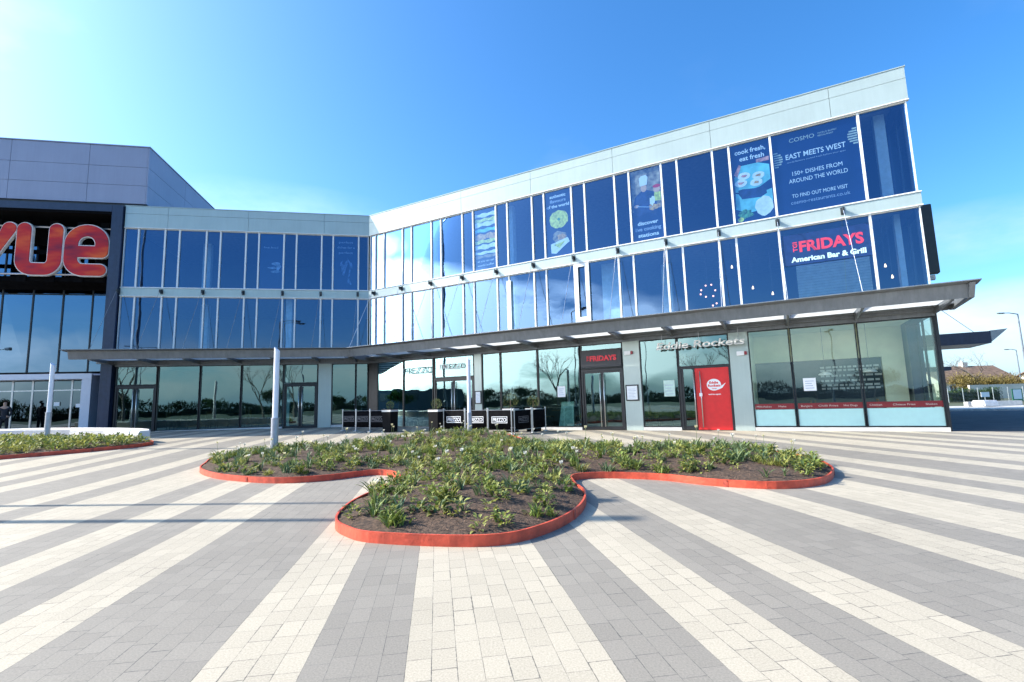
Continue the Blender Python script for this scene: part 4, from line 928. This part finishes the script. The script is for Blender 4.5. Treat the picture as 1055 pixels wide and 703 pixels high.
# ------------------------------------------------------------------ street furniture
def light_pole(x, y, h, hb, lab):
    z0 = gz(x, y)+.05; t_ = thing('light_column', lab, 'light column', (x, y, z0), 'white light columns')
    g = MB(); g.lathe([(.11, 0), (.11, .03), (.085, .035), (.085, hb-.03), (.09, hb-.03), (.09, hb)], (x, y, z0), 20); ba = g.build('base', mat('pale_grey_steel', (.42, .43, .47), .4, metal=.4), t_, smooth=False)
    g = MB(); g.box(x-.02, x+.03, y-.09, y-.083, z0+.28, z0+.34); g.build('service_plate', STEEL, ba)
    g = MB(); n = 20
    pr = []
    for (r_, z_) in ((.065, hb), (.065, h-.06)): pr.append((r_, z_))
    g.lathe(pr, (x, y, z0), n)
    # slanting top
    k = len(g.v)-n
    for j in range(n):
        vx, vy, vz = g.v[k+j]; g.v[k+j] = (vx, vy, vz-(vx-x)*.9)
    g.build('tube', LAVW, t_)
    return t_
light_pole(-16.0, 16.9, 2.72, 1.0, 'white light column with grey base standing in the bed at the left')
light_pole(-5.75, 11.85, 2.62, .9, 'white light column with grey base in the left lobe of the clover shaped bed')
light_pole(-1.56, 17.2, 2.72, .78, 'white light column at the rear of the clover shaped bed, before the black barriers')
# concrete bench
t_ = thing('bench', 'long curved white concrete bench with rounded end behind the left bed', 'bench', (-14, 17.5, .2))
path = [Vector(p) for p in ((-12.25, 16.35), (-13.2, 17.15), (-14.6, 17.9), (-16.4, 18.5), (-18.5, 18.8), (-21, 18.9), (-24, 18.9))]
pp = [];
for i in range(len(path)-1):
    for k in range(5): pp.append(path[i].lerp(path[i+1], k/5))
pp.append(path[-1]); mb = MB(); prof_ = [(-.24, 0), (-.25, .38), (-.2, .44), (.2, .44), (.25, .38), (.24, 0)]; k0 = 0
rings = []
for i, p in enumerate(pp):
    d = (pp[min(i+1, len(pp)-1)]-pp[max(i-1, 0)]).normalized(); nn = Vector((-d.y, d.x)); s = 1 if i > 1 else (.62, .9)[i]
    rings.append([(p.x+nn.x*a*s, p.y+nn.y*a*s, gz(p.x, p.y)+z_*(1 if i else .93)) for a, z_ in prof_])
for r_ in rings: mb.v += r_
n6 = 6
for i in range(len(rings)-1):
    for j in range(n6): mb.f.append((i*n6+j, i*n6+(j+1) % n6, (i+1)*n6+(j+1) % n6, (i+1)*n6+j))
mb.f.append(tuple(range(n6))[::-1]); mb.f.append(tuple((len(rings)-1)*n6+j for j in range(n6)))
mb.build('seat', mat('white_concrete', (.72, .69, .66), .7, var=.05, bump=.1), t_)

# cafe barriers
def barrier(T, ua, oa, ub, ob, lab, logo=True, first_post=True, z0=None):
    a, b_ = T(ua, oa, 0), T(ub, ob, 0); za = gz(a.x, a.y); a.z = za; b_.z = za
    d = (b_-a).normalized(); L_ = (b_-a).length; nn = Vector((d.y, -d.x, 0))
    t_ = thing('cafe_barrier', lab, 'barrier', tuple(a), 'black cafe barriers')
    def loc(s, o, z): return a+d*s+nn*o+Z*z
    for s in ((0, L_) if first_post else (L_,)):
        g = MB(); c = loc(s, 0, 0); g.lathe([(.14, 0), (.14, .012), (.02, .03), (.02, .9), (.03, .9), (.03, .93), (.012, .95)], tuple(c), 12)
        for zz_ in (.22, .82): g.lathe([(.032, 0), (.032, .04)], (c.x, c.y, c.z+zz_), 10)
        g.build('post', STEEL, t_, smooth=False)
    g = MB(); n = 10
    for i in range(n+1):
        s = .03+(L_-.06)*i/n; w_ = .012*sin(i*1.7)
        g.v += [tuple(loc(s, w_, .16)), tuple(loc(s, w_*.3, .86)), tuple(loc(s, w_+.004, .16)), tuple(loc(s, w_*.3+.004, .86))]
    for i in range(n):
        k = 4*i; g.f += [(k, k+4, k+5, k+1), (k+2, k+3, k+7, k+6), (k+1, k+5, k+7, k+3), (k, k+2, k+6, k+4)]
    bn = g.build('banner', BLACK, t_, smooth=True)
    for zz_ in (.15, .87):
        g = MB(); g.tube([loc(.02, 0, zz_), loc(L_-.02, 0, zz_)], .008, 6); g.build('rail', STEEL, t_)
    if logo:
        g = MB(); c = L_/2; w_, h_, zc = .33, .12, .52
        def bar(s0, s1, z0_, z1_): g.hexa([loc(s0, .022, z0_), loc(s1, .022, z0_), loc(s1, .026, z0_), loc(s0, .026, z0_), loc(s0, .022, z1_), loc(s1, .022, z1_), loc(s1, .026, z1_), loc(s0, .026, z1_)])
        lm = WTXT if logo == 1 else mat('dim_logo', (.12, .12, .13), .6)
        bar(c-w_, c+w_, zc+h_-.02, zc+h_); bar(c-w_, c+w_, zc-h_, zc-h_+.02); bar(c-w_, c-w_+.02, zc-h_+.02, zc+h_-.02); bar(c+w_-.02, c+w_, zc-h_+.02, zc+h_-.02)
        g.build('logo_frame', lm, bn)
        m_ = loc(c, .022, zc-.065)
        cu = bpy.data.curves.new('t', 'FONT'); cu.body = 'PREZZO'; cu.size = .19; cu.extrude = .002; cu.offset = .003; cu.align_x = 'CENTER'; ob = bpy.data.objects.new('t', cu); COL.objects.link(ob)
        me = bpy.data.meshes.new_from_object(ob.evaluated_get(bpy.context.evaluated_depsgraph_get())); bpy.data.objects.remove(ob)
        xs = [v.co.x for v in me.vertices]; k_ = .56/(max(xs)-min(xs)); g = MB(); g.v = [tuple(m_+d*(v.co.x*k_)+Z*v.co.y+nn*v.co.z) for v in me.vertices]; g.f = [tuple(p.vertices) for p in me.polygons]; bpy.data.meshes.remove(me)
        g.build('lettering', lm, bn)
    return t_
for k, (lab) in enumerate(('first black cafe barrier from the left, in shade before the corner windows', 'second black cafe barrier from the left, in shade before the corner windows', 'third black cafe barrier from the left, beside the dark planter box')):
    barrier(R, 1.76+.83*k, 3.3, 1.76+.83*(k+1)-.03, 3.3, lab, logo=2)
for k, lab in enumerate(('black cafe barrier with white framed name, just left of the rear white column', 'black cafe barrier with white framed name, partly hidden by the rear white column', 'black cafe barrier with white framed name, just right of the rear white column')):
    barrier(R, 7.32+1.02*k, 3.3, 7.32+1.02*(k+1)-.03, 3.3, lab, logo=1)
barrier(R, 10.42, 3.22, 10.55, 2.1, 'black cafe barrier end panel running back toward the windows, nearer one', logo=2)
barrier(R, 10.56, 2.02, 10.6, .95, 'black cafe barrier end panel running back toward the windows, one closest to the glass', logo=0)
def topiary(u, o, h, r, lab, s=.24):
    c = R(u, o, 0); c.z = gz(c.x, c.y); t_ = thing('box_planter', lab, 'planter', tuple(c), 'planters by the cafe barriers')
    g = MB(); g.hexa([tuple(c+E1*a+N1*b2+Z*z_) for z_, k in ((0, .9), (h, 1)) for a, b2 in ((-s*k, -s*k), (s*k, -s*k), (s*k, s*k), (-s*k, s*k))]); g.build('box', mat('black_box', (.006, .006, .007), .8, spec=.15), t_, bevel=.008)
    g = MB(); g.hexa([tuple(c+E1*a+N1*b2+Z*z_) for z_ in (h-.12, h-.04) for a, b2 in ((-s-.004, -s-.004), (s+.004, -s-.004), (s+.004, s+.004), (-s-.004, s+.004))]); g.build('band', CONC, t_)
    q_ = random.Random(int(u*10)); g = MB(); 
    for k in range(420):
        a = q_.uniform(0, 6.28); cz = q_.uniform(-1, 1); rr_ = sqrt(1-cz*cz); kk = r*q_.uniform(.82, 1.04); p_ = c+Vector((rr_*cos(a), rr_*sin(a), cz))*kk+Z*(h+r*.85)
        leaf(g, p_, a+q_.uniform(-1, 1), .05, .03, q_.uniform(-.5, 1.3), .3, 1, .1)
    g.build('clipped_ball', mat('box_leaf', (.2, .24, .06), .6, var=.4, scale=20), t_)
    g = MB(); g.tube([c+Z*(h-.04), c+Z*(h+r)], .02, 6); g.build('stem', mat('bark', (.1, .07, .05), .9), t_)
topiary(4.55, 3.3, .95, .17, 'dark box planter with small clipped ball at the right end of the shaded barriers')
topiary(7.02, 3.35, .95, .21, 'dark box planter with clipped ball at the left end of the lettered barriers')
topiary(9.55, 1.9, .95, .3, 'box planter with the largest clipped ball, behind the lettered barriers')
topiary(10.25, 1.3, .95, .25, 'box planter with clipped ball nearest the window by the barrier end panels')

# person by the cinema doors
def skin_body(name, verts, edges, rads, mt, parent, root=0, sub=2):
    me = bpy.data.meshes.new(name); me.from_pydata(verts, edges, []); ob = bpy.data.objects.new('tmp', me); COL.objects.link(ob)
    md = ob.modifiers.new('s', 'SKIN'); 
    for i, r_ in enumerate(rads): me.skin_vertices[0].data[i].radius = (r_ if isinstance(r_, tuple) else (r_, r_))
    me.skin_vertices[0].data[root].use_root = True
    ob.modifiers.new('ss', 'SUBSURF').levels = sub
    m2 = bpy.data.meshes.new_from_object(ob.evaluated_get(bpy.context.evaluated_depsgraph_get())); bpy.data.objects.remove(ob)
    m2.materials.clear(); m2.materials.append(mt)
    for p_ in m2.polygons: p_.use_smooth = True
    o = bpy.data.objects.new(name, m2); COL.objects.link(o); o.parent = parent; return o
pc = L(16.6, -.65, .3)
per = thing('person', 'person in dark coat and trousers standing by the cinema doors', 'person', tuple(pc))
per.rotation_euler = (0, 0, .5)
S = .95
vv = [(0, 0, .92), (0, 0, 1.15), (0, .0, 1.38), (0, -.01, 1.47), (0, -.02, 1.52), (0, -.01, 1.66),      # 0-5 trunk neck head
      (.17, 0, 1.38), (.25, .02, 1.12), (.2, -.12, .92), (.14, -.2, .95), (-.17, 0, 1.38), (-.25, .02, 1.12), (-.22, -.10, .9), (-.18, -.17, .86),
      (.1, 0, .86), (.12, -.01, .48), (.13, .02, .08), (.14, -.12, .04), (-.1, 0, .86), (-.13, .0, .48), (-.15, .03, .08), (-.17, -.11, .04)]
ed = [(0, 1), (1, 2), (2, 3), (3, 4), (4, 5), (2, 6), (6, 7), (7, 8), (8, 9), (2, 10), (10, 11), (11, 12), (12, 13), (0, 14), (14, 15), (15, 16), (16, 17), (0, 18), (18, 19), (19, 20), (20, 21)]
ra = [(.12, .09), (.11, .085), (.10, .075), (.05, .05), (.06, .065), (.078, .095), .05, .04, .032, .03, .05, .04, .032, .03, .075, .055, .04, .035, .075, .055, .04, .035]
skin_body('body', [tuple(Vector(a)*S) for a in vv], ed, ra, mat('skin', (.45, .28, .2), .6), per)
vc = [(a[0], a[1], a[2]) for a in vv[:3]]+[vv[6], vv[7], vv[8], vv[10], vv[11], vv[12], (0, 0, .72)]
skin_body('coat', [tuple(Vector(a)*S) for a in vc], [(0, 1), (1, 2), (2, 3), (3, 4), (4, 5), (2, 6), (6, 7), (7, 8), (0, 9)], [(.135, .11), (.13, .1), (.12, .09), .06, .05, .042, .06, .05, .042, (.15, .12)], mat('dark_coat', (.015, .016, .022), .8), per)
vt = [vv[0], vv[14], vv[15], vv[16], vv[18], vv[19], vv[20]]
skin_body('trousers', [tuple(Vector(a)*S) for a in vt], [(0, 1), (1, 2), (2, 3), (0, 4), (4, 5), (5, 6)], [(.13, .11), .085, .066, .055, .085, .066, .055], mat('dark_trousers', (.012, .012, .016), .8), per)
skin_body('hair', [tuple(Vector(a)*S) for a in ((0, .015, 1.62), (0, .0, 1.74), (0, .06, 1.66))], [(0, 1), (0, 2)], [(.085, .09), (.075, .09), (.07, .07)], mat('dark_hair', (.03, .02, .015), .8), per)

# ------------------------------------------------------------------ lamp posts, trees, houses
BARK = mat('grey_bark', (.12, .1, .085), .9, var=.2)
def lamp_post(name, x, y, h, arm, az, lab, z=0., r=.09, group=None, double=False):
    t_ = thing(name, lab, 'lamp post', (x, y, z), group)
    g = MB(); g.lathe([(r*1.7, 0), (r*1.7, 1.1), (r, 1.15), (r*.6, h)], (x, y, z), 12); g.build('pole', mat('lamp_steel', (.22, .24, .27), .4, metal=.6), t_)
    for s in ((1, -1) if double else (1,)):
        dx, dy = cos(az)*s, sin(az)*s
        g = MB(); g.tube([(x, y, z+h-.02), (x+dx*arm*.6, y+dy*arm*.6, z+h+.12), (x+dx*arm, y+dy*arm, z+h+.12)], [.05, .04, .035], 8); a_ = g.build('arm', mat('lamp_steel', (.3, .3, .3), .4), t_)
        g = MB(); c = Vector((x+dx*arm, y+dy*arm, z+h+.1)); d = Vector((dx, dy, 0)); nn = Vector((-dy, dx, 0))
        g.hexa([tuple(c+d*a+nn*b2+Z*z_) for z_, k in ((-.06, .8), (.06, 1)) for a, b2 in ((0, -.14*k), (.6*k, -.11*k), (.6*k, .11*k), (0, .14*k))]); g.build('lantern', mat('lantern_grey', (.3, .31, .33), .4), t_, bevel=.015)
    return t_
lamp_post('street_lamp', 47.2, 45, 7.95, 1.3, pi, 'tall grey street lamp with one arm leaning into the right edge of the picture', group=None)
lamp_post('street_lamp', 72.4, 70, 6.45, 1.1, pi, 'thin distant street lamp at the far right beyond the fence')
lamp_post('street_lamp', 62.0, 54, 9.0, 1.4, pi, 'distant street lamp beyond the right edge of the picture')
# masts outside the frame at the left; their long shadows fall over the square
lamp_post('lamp_mast', -12.6, 7.5, 8.3, 1.0, -.094, 'slender lamp mast left of the square whose shadow crosses the paving', r=.06)
lamp_post('lamp_mast', -13.0, 6.62, 8.6, 1.0, -.094, 'thicker lamp mast left of the square, nearer the camera of the two', r=.1)
lamp_post('lamp_mast', -20.6, 15.4, 17.0, 1.2, -.094, 'very tall lamp mast beyond the left bed', z=.3, r=.1)

def bare_tree(name, x, y, h, seed, lab, mt=BARK, leaves=0, lm=None, spread=.5, z=0., group=None, twig=5, ls=.25):
    q_ = random.Random(seed); t_ = thing(name, lab, 'tree', (x, y, z), group); g = MB(); tips = []
    def br(p, d, ln, r_, lv):
        n = 3; pts = [p]; dd = d.copy()
        for i in range(n): dd = (dd+Vector((q_.uniform(-1, 1), q_.uniform(-1, 1), q_.uniform(-.3, .5)))*.12).normalized(); pts.append(pts[-1]+dd*ln/n)
        g.tube(pts, [r_*(1-.5*i/n) for i in range(n+1)], 6 if lv < 2 else 3, cap=False)
        if lv >= twig: tips.append((pts[-1], dd)); return
        if lv >= 2: tips.append((pts[2], dd))
        for k in range(q_.randint(2, 3) + (1 if lv < 2 else 0)):
            a = q_.uniform(0, 6.28); side = Vector((cos(a), sin(a), q_.uniform(-.1, .5))); nd = (dd*(1-spread)+side*spread).normalized(); br(pts[-1 if k else -2].lerp(pts[-1], q_.random()), nd, ln*q_.uniform(.6, .8), r_*.52, lv+1)
    br(Vector((x, y, z)), Vector((0, 0, 1)), h*.32, h*.022, 0)
    g.build('trunk', mt, t_)
    if leaves:
        c = MB(); 
        for k in range(leaves):
            p_, dd = tips[q_.randrange(len(tips))]; s = h*.07; b_ = p_+Vector((q_.gauss(0, s), q_.gauss(0, s), q_.gauss(0, s)))
            leaf(c, b_, q_.uniform(0, 6.28), ls*q_.uniform(.6, 1.4), ls*.6, q_.uniform(-.8, 1), .4, 1, .1)
        c.build('crown', lm or LEAF[1], t_)
    return t_
OLIVE = mat('budding_leaf', (.26, .2, .06), .8, var=.3, scale=2, trans=.2); DKG = mat('hedge_leaf', (.045, .08, .022), 1, var=.4, scale=2, spec=0)
bare_tree('bare_tree', 57.6, 61, 7.2, 4, 'leafless tree behind the brown roof at the right', leaves=0, spread=.55)
bare_tree('bushy_tree', 56.0, 60, 5.2, 8, 'rounded tree with olive yellow buds in front of the house', leaves=5200, lm=OLIVE, spread=.6, twig=4, ls=.3, z=-1.3)
bare_tree('bushy_tree', 59.5, 60, 5.0, 9, 'second olive budding tree under the right end of the roof', leaves=5200, lm=OLIVE, spread=.6, twig=4, ls=.3, z=-1.3)
BRICK = mat('pale_render_wall', (.6, .55, .47), .8, var=.1, scale=1); ROOF = mat('brown_roof_tiles', (.17, .11, .075), .85, var=.3, scale=3, bump=.4, bscale=8)
def house(x, y, ln, dp, eave, ridge, rz, lab, chim=(.3,), gable_dark=True):
    t_ = thing('house', lab, 'house', (x, y, 0)); c, s = cos(rz), sin(rz)
    def T(a, b_, z_): return Vector((x+a*c-b_*s, y+a*s+b_*c, z_))
    g = MB(); g.box(-ln/2, ln/2, -dp/2, dp/2, -1, eave, T)
    g.add([T(-ln/2, -dp/2, eave), T(-ln/2, dp/2, eave), T(-ln/2, 0, ridge-.1), T(ln/2, -dp/2, eave), T(ln/2, dp/2, eave), T(ln/2, 0, ridge-.1)], [(0, 2, 1), (3, 4, 5)]); g.build('wall', BRICK, t_)
    g = MB(); e = .35
    for s_ in (-1, 1):
        a = [T(-ln/2-e, s_*(dp/2+e), eave-.15), T(ln/2+e, s_*(dp/2+e), eave-.15), T(ln/2+e, 0, ridge), T(-ln/2-e, 0, ridge)]; g.hexa([tuple(v) for v in a]+[tuple(v+Z*.15) for v in a])
    rf = g.build('roof', ROOF, t_)
    for k in chim:
        g = MB(); g.box(-ln/2+ln*k-.4, -ln/2+ln*k+.4, -.35, .35, ridge-.5, ridge+.75, T); g.box(-ln/2+ln*k-.25, -ln/2+ln*k-.05, -.1, .1, ridge+.75, ridge+1.0, T); g.build('chimney', BRICK, rf)
    n = max(2, int(ln/2.6))
    for i in range(n):
        a = -ln/2+(i+.5)*ln/n; f = MB(); f.box(a-.55, a+.55, -dp/2-.05, -dp/2-.005, .7, 1.75, T); fr = f.build('window', WHITE, t_)
        p = MB(); p.box(a-.47, a-.03, -dp/2-.07, -dp/2-.051, .78, 1.67, T); p.box(a+.03, a+.47, -dp/2-.07, -dp/2-.051, .78, 1.67, T); p.build('pane', mat('house_glass', (.03, .04, .05), .1), fr)
    return t_
house(70.5, 78, 11.5, 8, 2.15, 4.55, .0, 'long low house with brown tiled roof and pale walls beyond the fence', chim=(.1, .62))
house(60.5, 80, 9, 8, 2.0, 4.2, .0, 'low house with brown roof partly hidden by the building side')
house(82.5, 74, 7, 8, 2.2, 4.3, .2, 'brown roofed house cut off by the right edge of the picture')
def wall_run(name, a, b_, h, th, mt, lab, cat, z0=-.1):
    a, b_ = Vector((*a, 0)), Vector((*b_, 0)); d = (b_-a).normalized(); nn = Vector((-d.y, d.x, 0)); g = MB()
    g.hexa([tuple(a+Z*z0), tuple(b_+Z*z0), tuple(b_+nn*th+Z*z0), tuple(a+nn*th+Z*z0), tuple(a+Z*h), tuple(b_+Z*h), tuple(b_+nn*th+Z*h), tuple(a+nn*th+Z*h)]); o = g.build(name, mt, None, origin=tuple(a)); return tag(o, lab, cat)
wall_run('boundary_wall', (52, 56), (78, 56), 1.55, .25, mat('cream_wall', (.62, .56, .46), .85, var=.12, scale=.6), 'long cream boundary wall in front of the far houses', 'wall')
wall_run('low_wall', (30, 32.6), (33.6, 32.6), .32, .3, CONC, 'low white kerb wall below the hedge at the right', 'wall')
# hedge
g = MB(); q_ = random.Random(9)
for k in range(9000):
    x = q_.uniform(39.6, 44.8); y = q_.uniform(45, 46.2); z_ = q_.uniform(0, 1.05+.15*sin(x*2.3)); leaf(g, (x, y, z_), q_.uniform(0, 6.28), .2, .1, q_.uniform(-.5, 1.2), .3, 1, .1)
hd = thing('hedge', 'clipped dark green hedge behind the wire fence at the right', 'hedge', (42, 45.5, 0)); g.build('foliage', DKG, hd)
g = MB(); g.box(39.8, 44.6, 45.2, 46, 0, .85); g.build('stems', mat('hedge_core', (.03, .04, .015), .9), hd)
# fence with posts
fe = thing('wire_fence', 'grey wire fence with thin posts running in front of the hedge', 'fence', (40, 42, 0))
for k in range(9):
    x = 37.6+1.3*k; g = MB(); g.tube([(x, 42.6, 0), (x, 42.6, 1.25)], .03, 6); g.build('post', STEEL, fe)
g = MB()
for z_ in [.1+.115*i for i in range(10)]: g.tube([(37.6, 42.6, z_), (48, 42.6, z_)], .006, 4)
g.build('wires', STEEL, fe)
t_ = thing('concrete_block', 'white rounded concrete block at the far side of the shaded road', 'block', (30.4, 31.8, 0)); g = MB(); g.box(29.9, 30.9, 31.4, 32.3, 0, .42); g.build('block', mat('white_block', (.75, .74, .74), .7), t_, bevel=.08)
t_ = thing('concrete_block', 'white concrete block cut off at the right edge of the picture', 'block', (34.6, 32.6, 0)); g = MB(); g.box(34.1, 35.0, 32.2, 33, 0, .42); g.build('block', mat('white_block', (.75, .74, .74), .7), t_, bevel=.08)
def small_sign(x, y, z0, z1, w_, mt, lab, edge=None):
    t_ = thing('notice_sign', lab, 'sign', (x, y, 0)); g = MB(); g.tube([(x, y, 0), (x, y, z1)], .03, 6); g.build('post', STEEL, t_)
    g = MB(); g.box(x-w_/2, x+w_/2, y-.06, y-.035, z0, z1, None); g.build('plate', mt, t_)
    if edge: g = MB(); g.box(x-w_/2+.1, x+w_/2-.1, y-.066, y-.061, z0+.2, z1-.05); g.build('sheet', WTXT, t_)
small_sign(42.3, 41.4, -.0, 1.05, .9, mat('green_sign', (.03, .2, .1), .5), 'green board with white sheet fixed to the far fence', True)
small_sign(39.6, 41.4, .45, .85, .7, WTXT, 'small white sign on the far fence left of the green board')

# behind the camera: what the glass mirrors
for i, (x, y, h) in enumerate(((-62, -12, 9), (-75, -30, 11), (-58, -48, 10), (-44, -60, 11), (-30, -66, 9), (-18, -60, 12), (-6, -70, 10), (8, -64, 9), (-82, -52, 12), (-90, -14, 11), (-70, 2, 9))):
    bare_tree('bushy_tree', x, y, h*.48, 100+i, 'dark tree in the belt across the square, mirrored in the glass', leaves=2600, lm=DKG, spread=.6, twig=4, ls=.55, group='trees mirrored in the glass')
for i, (x, y, h) in enumerate(((-16, -15, 7.5), (-12.5, -16, 8.3), (-26, -1, 7.5))):
    bare_tree('bare_tree', x, y, h, 200+i, 'young leafless tree across the square, mirrored in the shop windows', spread=.33, group='bare trees mirrored in the glass')
for i, (x, y) in enumerate(((-30, -20), (-48, -22), (-12, -34), (8, -30), (-60, -34))):
    lamp_post('street_lamp', x, y, 9, 1.2, .5*i, 'twin headed lamp post across the square, mirrored in the glass', group='lamp posts mirrored in the glass', double=True)
g = MB(); q_ = random.Random(77)
for k in range(34000):
    a = radians(q_.uniform(-205, -75)); rr_ = q_.uniform(92, 100); hh = 2.5+.9*sin(a*9)+.6*sin(a*31)+.4*sin(a*83); z_ = q_.uniform(0, hh)
    leaf(g, (rr_*sin(a), rr_*cos(a), z_), q_.uniform(0, 6.28), .8, .6, q_.uniform(-.6, 1.3), .3, 1, .1)
N_ = 90
for i in range(N_+1):
    a = radians(-205+130*i/N_); g.v += [(97*sin(a), 97*cos(a), -.1), (97*sin(a), 97*cos(a), 1.0+.4*sin(a*9)+.2*sin(a*47))]
k_ = len(g.v)-2*(N_+1)
for i in range(N_): g.f.append((k_+2*i, k_+2*i+2, k_+2*i+3, k_+2*i+1))
wd = g.build('woodland', mat('dark_wood_leaf', (.022, .036, .016), 1, var=.4, scale=.3, spec=0)); tag(wd, None, None, kind='stuff')
t_ = thing('office_block', 'dark two-storey block across the square, mirrored in the shop windows', 'building', (-85, 2, 0))
g = MB(); g.box(-90, -80, -16, 6, 0, 4.2); g.build('wall', mat('dark_block', (.08, .08, .085), .8), t_)
for k in range(5):
    g = MB(); g.box(-79.99, -79.94, -5.2+2.2*k, -3.8+2.2*k, 2.2, 3.5); g.build('window', mat('house_glass', (.03, .04, .05), .1), t_)
for o in list(bpy.data.objects):
    if '_o' in o: del o['_o']
